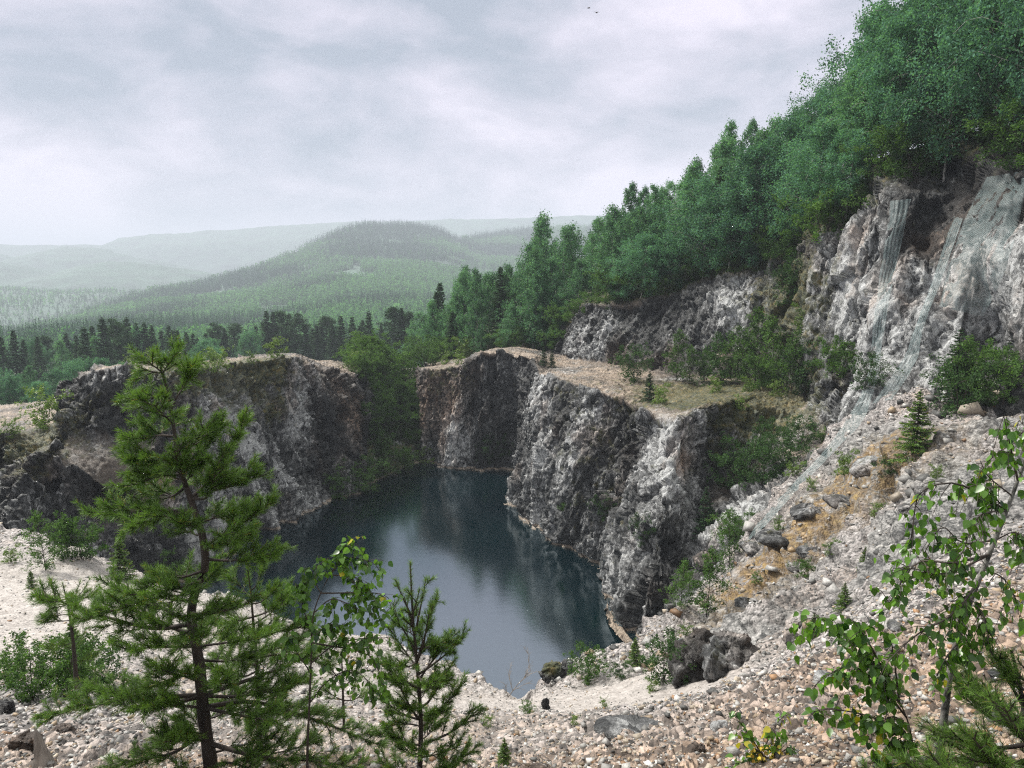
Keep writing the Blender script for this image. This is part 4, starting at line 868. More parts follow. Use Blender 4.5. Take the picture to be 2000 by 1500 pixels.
# ------------------------------------------------------------------ far woods on the hill: one mass each
def far_wood(name, P, kinds, seed, hsc=1.0, big=1.0):
    rng = np.random.default_rng(seed); A = Acc(); n = len(P)
    D = np.hypot(P[:, 0], P[:, 1])
    for kind, lo, hi, K, ks in [(k_, *b_) for k_ in (0, 1) for b_ in ((0, 480, 110, .40), (480, 800, 52, .58), (800, 1250, 28, .78), (1250, 9e9, 15, 1.0))]:
        Q = P[(kinds == kind) & (D >= lo) & (D < hi)]; m = len(Q)
        if m == 0: continue
        hh = rng.uniform(9, 17, m) * hsc if kind == 0 else rng.uniform(7, 13, m) * hsc
        t = np.tile(np.linspace(.02, .98, K), (m, 1)) + rng.uniform(-.03, .03, (m, K)); az = rng.uniform(0, 6.28, (m, K))
        if kind == 0: r = (1 - t) * hh[:, None] * .15 * rng.uniform(.3, 1, (m, K)); sz = (1 - t * .7) * 2.6 * big
        else: r = np.sqrt(np.clip(1 - (t * 1.9 - .95) ** 2, 0, 1)) * hh[:, None] * .24 * rng.uniform(.4, 1, (m, K)); sz = np.full((m, K), 2.6) * big
        sz = sz * ks
        c = np.stack([Q[:, None, 0] + r * np.cos(az), Q[:, None, 1] + r * np.sin(az), Q[:, None, 2] + t * hh[:, None]], -1).reshape(-1, 3)
        tr = np.repeat(np.clip(rng.normal(.10 if kind == 0 else .66, .12, m), 0, 1), K) + rng.normal(0, .05, m * K)
        d = np.tile(np.array([[0, 0, 1.]]), (m * K, 1)) if kind == 0 else None
        rhombs(A, c, rng, sz.ravel(), .55, dirs=d, rnd=np.clip(tr, 0, 1))
    return struct(name, A.mesh(name, mats=[M['far']]), 'stuff')
rng = np.random.default_rng(99)
# sample the hill surface by area
def sample_grid(G, n, rng, r0=0, r1=None, c0=0):
    H = G[r0:r1, c0:]; a = np.linalg.norm(np.cross(H[1:, :-1] - H[:-1, :-1], H[:-1, 1:] - H[:-1, :-1]), axis=2)
    p = (a / a.sum()).ravel(); k = rng.choice(len(p), n, p=p); i, j = k // a.shape[1], k % a.shape[1]
    s, t = rng.uniform(size=(n, 1)), rng.uniform(size=(n, 1))
    return (H[i, j] * (1 - s) + H[i + 1, j] * s) * (1 - t) + (H[i, j + 1] * (1 - s) + H[i + 1, j + 1] * s) * t
kr = [int(np.argmin(abs(trh - q))) for q in (1.0, 5.0)]
Ps = sample_grid(GHn, 75000, rng, kr[0], kr[1]); vis = np.abs(Ps[:, 0] / Ps[:, 1]) < .78; Ps = Ps[vis & (Ps[:, 1] < 2300)]
cl = fbm(Ps, (120, 120, 1e6), 501, 3); elev = np.clip((Ps[:, 2] - 20) / 60, 0, 1)
kd = ((cl + rng.normal(0, .16, len(Ps)) - .35 * elev + .08) > 0).astype(int)
gap = fbm(Ps, (60, 60, 1e6), 507, 2) > .42
far_wood('far_wood', Ps[~gap], kd[~gap], 1, 1.1, 1.1)
P2 = sample_grid(GD, 9000, rng); P2 = P2[(P2[:, 1] > 1050) & (np.abs(P2[:, 0] / P2[:, 1]) < .75)]
far_wood('far_wood', P2, (rng.uniform(size=len(P2)) < .3).astype(int), 2, big=1.6)

# ------------------------------------------------------------------ understory along the wood's edge
cnt = 0; u = 850
while u < 2060:
    y = edge_y(u) + RG.uniform(.2, 2.2); g = at_uv_y(u, 600, y, .4)
    hh = RG.uniform(1.8, 3.6); cnt += 1
    where = next(t for lim, t in LM if u <= lim); used[('u', where)] = used.get(('u', where), 0) + 1
    plant('shrub', PBU[RG.integers(4)] if RG.uniform() < .7 else PYB[RG.integers(3)], g, f"{ordinal(used[('u', where)] - 1)} leafy bush from left {where}", 'shrub', 'undergrowth along the edge of the wood', hh, sx=1.3)
    u += 1.6 * FPX / y * RG.uniform(.6, 1.3)

# ------------------------------------------------------------------ loose stones
def ico():
    p = (1 + 5 ** .5) / 2
    V = np.array([(-1,p,0),(1,p,0),(-1,-p,0),(1,-p,0),(0,-1,p),(0,1,p),(0,-1,-p),(0,1,-p),(p,0,-1),(p,0,1),(-p,0,-1),(-p,0,1)], float); V /= np.linalg.norm(V[0])
    F = np.array([(0,11,5),(0,5,1),(0,1,7),(0,7,10),(0,10,11),(1,5,9),(5,11,4),(11,10,2),(10,7,6),(7,1,8),(3,9,4),(3,4,2),(3,2,6),(3,6,8),(3,8,9),(4,9,5),(2,4,11),(6,2,10),(8,6,7),(9,8,1)])
    return V, F
def rotm(n, rng):
    q = unit(rng.normal(size=(n, 4))); w, x, y, z = q.T
    return np.stack([1-2*(y*y+z*z), 2*(x*y-z*w), 2*(x*z+y*w), 2*(x*y+z*w), 1-2*(x*x+z*z), 2*(y*z-x*w), 2*(x*z-y*w), 2*(y*z+x*w), 1-2*(x*x+y*y)], -1).reshape(n, 3, 3)
def scatter_stones(n, rng):
    nr, nc = gx.shape; fi = rng.uniform(90, nr - 2, n); fj = rng.uniform(0, nc - 2, n); i = fi.astype(int); j = fj.astype(int)
    a = (fi - i)[:, None]; b = (fj - j)[:, None]
    P = (VGg[i, j] * (1 - a) + VGg[i + 1, j] * a) * (1 - b) + (VGg[i, j + 1] * (1 - a) + VGg[i + 1, j + 1] * a) * b
    sd = sand.reshape(nr, nc)[i, j]; ms = moss.reshape(nr, nc)[i, j]; r_ = rd[i, j]; so = soil.reshape(nr, nc)[i, j]
    hard = np.clip((P[:, 0] + 1) / 8, 0, 1) * np.clip((P[:, 1] - 12) / 8, 0, 1)
    keep = (rng.uniform(size=n) > sd * .65) & (rng.uniform(size=n) > hard * .35) & (rng.uniform(size=n) > bed.reshape(nr, nc)[i, j] * .75) & (r_ < 2.5) & (P[:, 2] > 1)
    keep0 = keep; P, sd, ms, so = P[keep], sd[keep], ms[keep], so[keep]; n = len(P); D = np.hypot(P[:, 0], P[:, 1])
    s = (.010 + .0042 * D) * np.exp(np.clip(rng.normal(0, .62, n), -1.2, 1.7)) * (1 - .5 * sd) * .235
    s = np.minimum(s, .02 + .012 * D); hd = hard[keep0]
    s = np.where(rng.uniform(size=n) < .10 * hd, s * rng.uniform(1.6, 3.4, n), s)
    V0 = np.array([(x, y, z) for z in (-1, 1) for y in (-1, 1) for x in (-1, 1)], float) * .72
    F0 = np.array([(0,2,3),(0,3,1),(4,5,7),(4,7,6),(0,1,5),(0,5,4),(2,6,7),(2,7,3),(0,4,6),(0,6,2),(1,3,7),(1,7,5)])
    V = V0[None] * (1 + rng.uniform(-.45, .35, (n, 8, 3))) * rng.uniform(.4, 1.35, (n, 1, 3))
    V = np.einsum('nij,nvj->nvi', rotm(n, rng), V); V[:, :, 2] *= .75; V = V * s[:, None, None] + P[:, None] + np.array([0, 0, .25])[None, None] * s[:, None, None]
    F = (F0[None] + (np.arange(n) * 8)[:, None, None]).reshape(-1, 3)
    pal = np.array([(.58,.55,.53),(.66,.63,.62),(.40,.38,.37),(.16,.155,.15),(.46,.34,.23),(.54,.45,.36),(.36,.20,.10),(.07,.068,.065)])
    w1 = np.array([.17,.09,.22,.19,.09,.11,.02,.11]); w2 = np.array([.17,.12,.08,.05,.20,.22,.12,.04])
    u = rng.uniform(size=n); k = np.where(rng.uniform(size=n) < so * .9, np.searchsorted(np.cumsum(w2 / w2.sum()), u), np.searchsorted(np.cumsum(w1 / w1.sum()), u)); k = np.minimum(k, 7)
    c = pal[k] * np.array([.93, .945, .91]) * rng.uniform(.45, .95, (n, 1)); c = np.where((ms > .5)[:, None] & (rng.uniform(size=n) < .5)[:, None], np.array([.33, .23, .12]), c)
    return mesh('gravel', V.reshape(-1, 3), F, attrs=dict(tint=np.repeat(c, 8, 0)), mats=[M['stone']])
struct('gravel', scatter_stones(230000, np.random.default_rng(5)), 'stuff')

def sphere_grid(n=64):
    th = np.linspace(0, 2 * math.pi, n); ph = np.linspace(.02, math.pi - .02, n // 2)
    T, Pp = np.meshgrid(th, ph); return np.stack([np.sin(Pp) * np.cos(T), np.sin(Pp) * np.sin(T), np.cos(Pp)], -1)
def boulder(name, u, v, wpx, hpx, label, seed, pale=.5, rust=0., mossy=0., flat=1.0, sink=.25, depth=.8, n=110, tilt=0):
    p = HIT(u, v)
    if p is None: print('no hit', label); return
    w = wpx / FPX * p[1]; h = hpx / FPX * p[1]
    G = sphere_grid(n); G = np.sign(G) * np.abs(G) ** .8; G = G * np.array([w / 2, w / 2 * depth, h / 2])
    Q = G.reshape(-1, 3); R = max(w, h); N = unit(Q)
    f1, e1 = facet(Q + seed * 10, R * .42, seed); f2, e2 = facet(Q + seed * 7, R * .17, seed + 4); f3, _ = facet(Q, R * .07, seed + 8)
    Q = Q + N * ((f1 * .30 + f2 * .10 + f3 * .045) * min(w, h) * .9)[:, None]
    c, s_ = math.cos(tilt), math.sin(tilt); Q = Q @ np.array([[c, 0, s_], [0, 1, 0], [-s_, 0, c]])
    Q[:, 2] += h * (.5 - sink)
    k = len(Q); me = mesh(name, Q, grid_faces(*G.shape[:2]), attrs=dict(pale=np.full(k, pale), rust=np.full(k, rust), moss=np.clip(mossy * (.4 + N[:, 2]), 0, 1), soil=np.full(k, 0.)), mats=[M['rock']])
    o = obj(name, me, loc=tuple(p)); tag(o, label, 'rock'); return o
boulder('boulder', 1375, 1315, 105, 125, 'large dark boulder jutting from the scree, with an orange lichen streak', 3, .5, .35, .1, sink=.35, tilt=.35)
boulder('boulder', 1432, 1305, 105, 100, 'grey rounded boulder right beside the large dark one', 5, .8, .1, .1, sink=.38, tilt=-.2)
boulder('rock_slab', 1240, 1430, 180, 34, 'long flat slab with a dark overhang below the gravel path', 7, .75, .2, .0, sink=.45, depth=.5, tilt=-.12)
boulder('boulder', 1078, 1322, 42, 34, 'mossy grey rock on the rim over the water', 9, .7, 0, .9, sink=.2)
boulder('boulder', 1108, 1312, 26, 32, 'small upright grey rock on the rim, right of the mossy one', 11, .8, sink=.2)
boulder('stone', 1066, 1385, 17, 26, 'small black stone standing on the pale gravel path', 13, -.6, sink=.1, n=40)
boulder('stone', 1404, 1425, 34, 22, 'pinkish-white round stone in the coarse gravel', 15, 1.3, .1, sink=.2, n=40)
boulder('stone', 1365, 1470, 30, 20, 'brown-orange angular stone in the coarse gravel', 17, .6, 1.4, sink=.2, n=40)
boulder('boulder', 0, 1395, 50, 36, 'dark rock at the left edge above the brown gravel', 19, .2, .2, sink=.2, n=70)
boulder('stone', 50, 1455, 60, 34, 'rusty orange rock in the brown gravel beside the stump', 21, .7, 1.5, sink=.3, n=60)
boulder('stone', 125, 1432, 36, 26, 'reddish angular stone above the stump', 23, .5, 1.2, sink=.2, n=50)
boulder('stone', 270, 1470, 34, 20, 'flat tan stone among the gravel right of the stump', 25, 1.0, .9, sink=.3, n=50)
for i, (u, v, w, h, lab) in enumerate([(1390,1090,70,26,'dark slab under the torn end of the net'),(1475,1072,60,24,'grey slab sticking out of the orange moss, lowest'),(1512,1052,70,26,'dark slab in the middle of the orange moss'),(1585,1075,56,22,'dark slab below the orange moss'),(1575,1000,60,24,'dark rock above the orange moss'),
    (1650,985,80,26,'layered grey rock between the moss patches'),(1560,1110,44,18,'thin grey slab on the scree under the moss'),(1700,915,70,34,'pale folded rock beside the yellow moss'),(1800,1000,80,30,'grey layered rock right of the moss slope'),(1620,1330,60,26,'grey rock on the scree below the hanging birch leaves'),
    (1460,1180,50,22,'pale slab with yellow lichen at the scree edge'),(1550,1250,40,20,'grey block in the middle of the scree'),(1320,1262,40,24,'grey rock above the large dark boulder'),(1760,1230,50,24,'pale rock behind the hanging birch leaves'),(1960,1330,60,30,'dark rock behind the birch trunk')]):
    boulder('rock_slab' if 'slab' in lab else 'boulder', u, v, w, h, lab, 31 + i * 3, [.6, .8, .6, .65, .6, .9, .9, 1.2, .8, .8, 1., .9, .8, 1., .5][i], .25, .25, sink=.5, depth=.9, n=70, tilt=[.2, -.25, -.1, .15][i % 4])

# splintered stump at the lower left
p = HIT(84, 1499)
if p is not None:
    k = p[1] / FPX; n = 16; A = Acc(); rng = np.random.default_rng(3)
    prof = [(0, -20, 26), (4, 0, 24), (2, 25, 17), (-2, 50, 11), (-6, 75, 6), (-9, 92, 1.5)]
    th = np.arange(n) * 2 * math.pi / n; V = []
    for j, (x, z, r) in enumerate(prof):
        rr = r * (1 + .25 * np.sin(th * 5 + 1) + rng.uniform(-.12, .12, n)); V.append(np.stack([x + rr * np.cos(th), rr * np.sin(th) * .7, z + rng.uniform(-3, 3, n)], 1) * k)
    V = np.concatenate(V); j = np.arange(n); j2 = (j + 1) % n
    F = np.concatenate([np.stack([a * n + j, a * n + j2, (a + 1) * n + j2, (a + 1) * n + j], 1) for a in range(len(prof) - 1)] )
    F = np.concatenate([F, [[5 * n, 5 * n + 5, 5 * n + 10, 5 * n + 15]]])
    o = obj('tree_stump', mesh('tree_stump', V, F, mats=[M['dead']]), loc=tuple(p)); tag(o, 'splintered pointed wooden stump in the brown gravel at lower left', 'stump')

# ------------------------------------------------------------------ rockfall nets
def net(label, Lc, Rc, off=.35, folds=.12, seed=0):
    A_ = smooth_path([PY(u, v, y) for u, v, y in Lc], 90); B_ = smooth_path([PY(u, v, y) for u, v, y in Rc], 90)
    t = np.linspace(0, 1, 24)[None, :, None]; G = A_[:, None] * (1 - t) + B_[:, None] * t
    # lay it on the rock
    for i in range(G.shape[0]):
        for j in range(G.shape[1]):
            d = Vector(G[i, j] - np.array([0, 0, CAM_H])); L = d.length; h = BVH.ray_cast(Vector((0, 0, CAM_H)), d.normalized())
            if h[0] is not None and abs(h[3] - L) < 5: G[i, j] = np.array([0, 0, CAM_H]) + np.array(d.normalized()) * (h[3] - off)
    G = blur(blur(G, 2, 0), 2, 1); P = G.reshape(-1, 3)
    tt = np.tile(np.linspace(0, 1, 24), 90); P[:, 1] -= folds * np.abs(np.sin(tt * 14 + fbm(P, 2.5, seed) * 3))
    W = np.linalg.norm(A_ - B_, axis=1).mean(); Ln = np.linalg.norm(np.diff(A_, axis=0), axis=1).sum()
    uv = np.stack([tt * W, np.repeat(np.linspace(0, 1, 90), 24) * Ln, 0 * tt], 1)
    me = mesh('rockfall_net', P, grid_faces(90, 24), smooth=True, attrs=dict(guv=uv), mats=[M['net']])
    tag(obj('rockfall_net', me), label, 'netting', 'rockfall nets on the cliff')
net('teal rockfall net hanging down the pale rib to the slope edge, leftmost net', [(1738,388,50.6),(1708,600,47),(1690,740,44.4),(1652,818,41.8),(1600,890,40.2),(1502,990,38.6),(1450,1066,37.6)],
    [(1780,384,50),(1735,590,46.3),(1716,720,43.8),(1690,812,41),(1640,868,39.5),(1530,985,38.),(1490,1030,37.5)])
net('narrow folded rockfall net running down the middle of the pale cliff', [(1862,420,48),(1815,560,46),(1785,640,45),(1762,700,44),(1700,790,41.5)], [(1880,425,48),(1832,560,46),(1800,640,45),(1790,700,44),(1740,780,41)], folds=.2, seed=3)
net('wide loose rockfall net over the brown crag at the right', [(1925,345,47.5),(1880,430,46.5),(1850,520,46),(1830,600,45)], [(2010,330,45),(1990,440,43),(1960,540,42),(1920,620,43)], off=.25, folds=.1, seed=5)

# ------------------------------------------------------------------ two birds
def bird(u, v, y, rz, label):
    A = Acc(); tube(A, [(-.16, 0, 0), (-.1, 0, .01), (0, 0, .02), (.1, 0, .02), (.15, 0, .015), (.19, 0, .0)], [.008, .035, .05, .04, .028, .004], 8)
    b = A.mesh('bird', smooth=True, mats=[M['bark']]); o = obj('bird', b, loc=tuple(PY(u, v, y))); o.rotation_euler = (.2, -.2, rz); tag(o, label, 'bird', 'birds in the sky')
    for s in (-1, 1):
        W = np.array([(.06,0,.03),(-.05,0,.03),(.05,.14*s,.09),(-.05,.14*s,.085),(-.01,.30*s,.05),(-.06,.30*s,.045)])
        W = np.concatenate([W, W - [0, 0, .008]]); F = [(0,2,3,1),(2,4,5,3),(6,7,9,8),(8,9,11,10),(0,6,8,2),(2,8,10,4),(1,3,9,7),(3,5,11,9)]
        obj('wing', mesh('wing', W, F, mats=[M['bark']]), o)
bird(1150, 16, 85, .3, 'small dark bird high in the sky, the upper of two'); bird(1165, 25, 70, .9, 'small dark bird high in the sky, the lower of two')
# ------------------------------------------------------------------ near pines with real needles
def needles(acc, P, rng, L=.045, per_m=760, w=.0027, age=0.0):
    P = np.asarray(P); seg = np.linalg.norm(np.diff(P, axis=0), axis=1); tot = seg.sum(); n = int(tot * per_m)
    if n < 2: return
    cum = np.concatenate([[0], np.cumsum(seg)]); s = np.sort(rng.uniform(0, tot, n)); k = np.clip(np.searchsorted(cum, s, side='right') - 1, 0, len(seg) - 1)
    f = ((s - cum[k]) / seg[k])[:, None]; b = P[k] * (1 - f) + P[k + 1] * f; t = unit(P[k + 1] - P[k])
    r = rng.normal(size=(n, 3)); r = unit(r - (r * t).sum(1, keepdims=True) * t)
    ang = rng.uniform(.6, 1.2, n)[:, None] * (1 - .35 * (s / tot)[:, None]); d = t * np.cos(ang) + r * np.sin(ang); d[:, 2] += rng.normal(0, .05, n)
    l = L * rng.uniform(.75, 1.1, n)[:, None]; sd = unit(np.cross(d, rng.normal(size=(n, 3)))) * w * .5
    V = np.stack([b - sd, b + sd, b + d * l + sd * .4, b + d * l - sd * .4], 1).reshape(-1, 3)
    q = np.clip(rng.normal(.42, .17, n) + .32 * (s / tot - .5) + age, 0, .9); q = np.where(rng.uniform(size=n) < .012, .99, q)
    acc.add(V, np.arange(4 * n).reshape(n, 4), rnd=np.repeat(q, 4))
def bough(parent, base, tip, rng, r=.012, sub=14, twig=.22, bend=-.04, L=.045, per_m=760, w=.0027, age=0., start=.25, upt=.35):
    base = np.array(base, float); tip = np.array(tip, float); D = tip - base; ln = np.linalg.norm(D)
    perp = rng.normal(size=3) * .05 * ln
    P = smooth_path([base, base + D * .35 + [0, 0, bend * ln] + perp, base + D * .7 + [0, 0, bend * .8 * ln] + perp * .5, tip], 12)
    wood = Acc(); nd = Acc(); tube(wood, P, np.linspace(r, .003, 12), 6)
    needles(nd, P[int(11 * .55):], rng, L, per_m, w, age)
    d0 = unit(D)
    sub = int(sub * 1.35)
    for i in range(sub):
        t = start + (1 - start) * (i + rng.uniform(0, .8)) / sub; z = min(t * 11, 10.99); k = int(z); q = P[k] + (P[k + 1] - P[k]) * (z - k)
        sg = 1 if i % 2 else -1; side = unit(np.cross(d0, [0, 0, 1.]) + 1e-6) * sg
        l = twig * rng.uniform(.5, 1.15) * (1.15 - .55 * t); dr = unit(d0 * rng.uniform(.5, 1.0) + side * rng.uniform(.4, 1.0) + np.array([0, 0, upt * rng.uniform(0, 1.5)]) + rng.normal(size=3) * .15)
        T = smooth_path([q, q + dr * l * .5, q + dr * l + [0, 0, .12 * l]], 5); tube(wood, T, np.linspace(.0045, .002, 5), 4); needles(nd, T[1:], rng, L, per_m, w, age + rng.normal() * .06)
        for m in range(rng.integers(1, 4)):
            dd = unit(dr + rng.normal(size=3) * .45 + [0, 0, .15]); a = T[rng.integers(1, 4)]; T2 = smooth_path([a, a + dd * l * .3, a + dd * l * .6], 4)
            tube(wood, T2, [.003, .0025, .002, .0015], 3); needles(nd, T2, rng, L, per_m, w, age + rng.normal() * .06)
    b = obj('branch', wood.mesh('branch', smooth=True, mats=[M['bark']]), parent); obj('needles', nd.mesh('needles', mats=[M['needle']]), b)
def fg_pine(name, label, y, trunk, r0, limbs, seed, auto=(), L=.045, w=.0027, per_m=760, tw=.22):
    rng = np.random.default_rng(seed); T = smooth_path([PY(u, v, y + d) for u, v, d in trunk], 40); o = T[0].copy()
    t = thing(name, label, 'pine tree', tuple(o)); T = T - o
    wd = Acc(); tube(wd, T, np.linspace(r0, .005, 40) * (1 + .06 * np.sin(np.arange(40) * 1.7)), 10); obj('trunk', wd.mesh('trunk', smooth=True, mats=[M['bark']]), t)
    tv = np.array([750 - FPX * math.tan(math.atan2((q[2] + o[2] - CAM_H), (q[1] + o[1])) + PITCH) for q in T])
    def at(v): return T[int(np.argmin(abs(tv - v)))]
    nd = Acc(); needles(nd, T[-7:], rng, L, per_m, w, .05); obj('needles', nd.mesh('needles', mats=[M['needle']]), t)
    for (v0, u1, v1, dy, sub) in limbs:
        b = at(v0); tip = PY(u1, v1, y + dy) - o; ln = np.linalg.norm(tip - b)
        bough(t, b, tip, rng, r=.004 + .014 * min(1, ln), sub=sub, twig=min(tw, .12 + ln * .25), L=L, w=w, per_m=per_m, age=rng.normal() * .05, bend=-.06 if v1 < v0 else .05)
    for v0, v1, n, lw, sub in auto:
        for i in range(n):
            b = at(v0 + (v1 - v0) * (i + rng.uniform()) / n); az = i * 2.4 + rng.uniform(-.4, .4); ln = lw * rng.uniform(.6, 1.15)
            tip = b + np.array([math.cos(az) * ln, math.sin(az) * ln, ln * rng.uniform(-.05, .45)])
            bough(t, b, tip, rng, r=.004 + .012 * ln, sub=sub, twig=min(tw, .1 + ln * .3), L=L, w=w, per_m=per_m, age=rng.normal() * .07)
    return t
fg_pine('pine_tree', 'tall crooked pine with bushy green boughs in the left foreground', 5.0,
    [(415,1580,0),(412,1500,0),(398,1400,0),(388,1290,.02),(374,1210,.04),(380,1160,.02),(400,1110,0),(396,1050,-.02),(376,985,0),(352,915,.02),(340,840,.02),(328,770,0),(316,725,0),(306,678,0)], .052,
    [(725,345,695,.05,3),(728,268,742,0,3),(722,288,705,-.08,3),(735,330,708,-.1,3),(770,250,790,.05,6),(800,378,728,.05,8),(830,300,790,-.2,8),(860,248,872,0,9),(850,290,830,.25,8),(880,398,835,-.15,8),(900,262,905,-.15,10),(925,432,832,.05,9),
     (930,240,958,.05,11),(950,340,880,-.3,10),(985,478,828,.05,12),(985,505,930,.1,12),(960,290,950,.3,9),(1000,190,1000,.1,14),(1005,255,1035,-.2,10),(1010,452,1000,.2,10),(985,425,905,-.25,10),(1080,528,985,.1,14),(1095,540,1080,0,12),(1060,465,1060,-.3,9),
     (1115,310,1130,.25,9),(1225,78,1160,0,20),(1230,215,1140,.25,14),(1215,150,1215,-.25,14),(1150,330,1180,-.35,10),(1205,480,1180,-.35,10),(1370,92,1398,0,20),(1362,170,1330,.2,16),(1372,255,1385,-.3,12),(1430,205,1500,0,16),(1440,330,1440,-.35,12),
     (1365,600,1330,.2,16),(1375,740,1455,.2,20),(1385,560,1420,-.3,14),(1350,655,1255,.3,14),(1450,700,1500,-.2,16),(1300,520,1270,.3,12),(1260,250,1270,-.3,12),(1500,520,1520,-.3,12),(1500,300,1540,-.2,12),(1330,300,1300,-.35,10)],
    21, auto=[(1500, 1130, 13, .45, 9), (1100, 860, 6, .26, 7)], tw=.2)
fg_pine('pine_tree', 'slender pine standing right behind the crooked pine', 6.2,
    [(520,1600,0),(512,1500,0),(505,1400,0),(502,1300,0),(495,1220,0),(490,1160,0),(482,1100,0)], .030,
    [(1160,516,1108,0,3),(1170,455,1125,.1,4),(1180,538,1150,0,5),(1210,570,1170,.1,8),(1210,430,1190,0,8),(1250,600,1220,0,10),(1290,640,1300,.1,10),(1300,420,1280,.2,9),(1400,660,1400,0,10),(1350,590,1330,-.3,9)], 23, auto=[(1500,1180,13,.42,9)], L=.05, w=.0024)
fg_pine('pine_tree', 'young upright pine in front of the lake', 5.4,
    [(818,1590,0),(820,1500,0),(822,1420,0),(818,1340,0),(812,1270,0),(806,1200,0),(801,1098,0)], .024,
    [(1235,772,1132,0,2),(1238,832,1128,.05,2),(1232,820,1150,-.1,2),(1240,790,1165,.1,2),(1290,852,1168,0,5),(1285,765,1188,0,4),(1290,838,1195,-.15,4),(1320,905,1246,0,8),(1325,885,1238,.12,6),(1310,760,1225,.2,6),(1345,738,1292,0,8),(1400,742,1362,0,9),(1420,905,1330,.1,8),
     (1455,935,1385,0,9),(1450,745,1430,0,9),(1500,925,1465,0,9),(1500,742,1485,.1,9),(1380,880,1300,-.2,7),(1400,775,1330,-.25,7),(1520,890,1500,-.25,8),(1520,770,1510,-.2,8)], 25, auto=[(1500,1240,15,.26,7)], L=.04, w=.0027, tw=.16)
fg_pine('pine_tree', 'thin young pine on the left slope beyond the crooked pine', 8.5,
    [(150,1345,0),(146,1290,0),(140,1230,0),(132,1180,0),(122,1138,0)], .03,
    [(1180,80,1165,0,6),(1175,190,1160,.1,6),(1200,95,1210,0,6),(1215,190,1200,0,5),(1190,150,1150,-.2,4)], 27, auto=[(1290,1160,8,.28,6)], L=.055, w=.003, per_m=450)
fg_pine('pine_tree', 'dark pine boughs filling the lower right corner', 2.7,
    [(2040,1700,0),(2030,1600,0),(2020,1500,0),(2005,1420,.05),(1990,1330,.1),(1975,1270,.1)], .02,
    [(1500,1760,1490,0,14),(1450,1815,1425,.1,12),(1420,1890,1345,0,10),(1380,1945,1285,.1,8),(1400,2020,1300,0,8),(1560,1840,1500,-.2,12),(1520,1900,1440,-.15,10),(1600,1700,1520,.1,12),(1450,1960,1380,-.2,9)], 29, auto=[(1600,1380,8,.28,8)], L=.038, w=.0016, tw=.13)
fg_pine('pine_tree', 'little pine seedling with upright tips behind the birch leaves in the middle', 7.0,
    [(672,1420,0),(670,1360,0),(668,1300,0),(667,1275,0)], .015, [(1330,640,1300,0,4),(1340,705,1310,0,4),(1370,640,1350,0,4),(1370,715,1350,.1,4)], 31, L=.05, w=.0026, per_m=500)

# ------------------------------------------------------------------ near birches with real leaves
def leaves(acc, B, D, N, size, rng):
    """B base points, D base->tip directions, N approximate normals"""
    n = len(B); D = unit(D); Sd = unit(np.cross(D, N)); Nn = np.cross(Sd, D); s = (size * rng.uniform(.6, 1.12, n))[:, None]
    c = rng.uniform(-.02, .16, n)[:, None]; cu = rng.uniform(-.12, .2, n)[:, None]
    def pt(x, y, z): return B + s * (Sd * x + D * y + Nn * (z * 1.0))
    L = [pt(0, 0, 0), B + s * (Sd * .30 + D * .10 + Nn * c), B + s * (Sd * .42 + D * .36 + Nn * c), B + s * (Sd * .25 + D * .72 + Nn * (c * .6 - cu * .3)), B + s * (D * 1.05 - Nn * cu), B + s * (-Sd * .25 + D * .72 + Nn * (c * .6 - cu * .3)), B + s * (-Sd * .42 + D * .36 + Nn * c), B + s * (-Sd * .30 + D * .10 + Nn * c), B + s * D * .45]
    V = np.stack(L, 1).reshape(-1, 3); o = np.arange(n)[:, None] * 9
    F = np.concatenate([o + np.array([[0, 1, 2, 8]]), o + np.array([[8, 2, 3, 4]]), o + np.array([[0, 8, 6, 7]]), o + np.array([[8, 4, 5, 6]])])
    acc.add(V, F, rnd=np.repeat(np.clip(rng.normal(.42, .2, n), 0, .9), 9))
def leafy_limb(parent, P, rng, size=.05, r=.006, twigs=10, tl=.16, hang=.6, yellow=.015, start=.2, mat='leaf', dens=1.0, n=14):
    twigs = int(twigs * 1.5); dens *= 1.35
    P = smooth_path(P, n); wood = Acc(); lf = Acc(); tube(wood, P, np.linspace(r, .0015, n), 5)
    def dress(T, k):
        m = max(2, int(k)); i = rng.uniform(.1, 1, m) * (len(T) - 1.001); a = i.astype(int); q = T[a] + (T[a + 1] - T[a]) * (i - a)[:, None]
        out = rng.normal(size=(m, 3)); out[:, 2] *= .4; out = unit(out); b = q + out * .018 + [0, 0, -.006]
        for x, yv in zip(q, b): tube(wood, [x, yv], [.0007, .0006], 3)
        D = out * (1 - hang) + np.array([0, 0, -hang]) + rng.normal(size=(m, 3)) * .25; Nn = out + np.array([0, -.5, .5]) + rng.normal(size=(m, 3)) * .5
        leaves(lf, b, D, Nn, size, rng)
        if rng.uniform() < yellow * 3: lf.A['rnd'][-1] = np.repeat(np.where(rng.uniform(size=m) < .5, 1.0, .8), 9)
    for i in range(twigs):
        t = start + (1 - start) * (i + rng.uniform(0, .9)) / twigs; z = min(t, .995) * (n - 1); k = int(z); q = P[k] + (P[min(k + 1, n - 1)] - P[k]) * (z - k)
        dr = unit(unit(P[min(k + 1, n - 1)] - P[k]) * .7 + rng.normal(size=3) * .7 + [0, 0, -hang * .6]); l = tl * rng.uniform(.5, 1.2)
        T = smooth_path([q, q + dr * l * .5, q + dr * l + [0, 0, -hang * .4 * l]], 6); tube(wood, T, np.linspace(.002, .001, 6), 3); dress(T, l / .022 * dens)
    dress(P[int(n * start):], 8 * dens)
    b = obj('branch', wood.mesh('branch', smooth=True, mats=[M['bark']]), parent); obj('leaves', lf.mesh('leaves', mats=[M[mat]]), b)
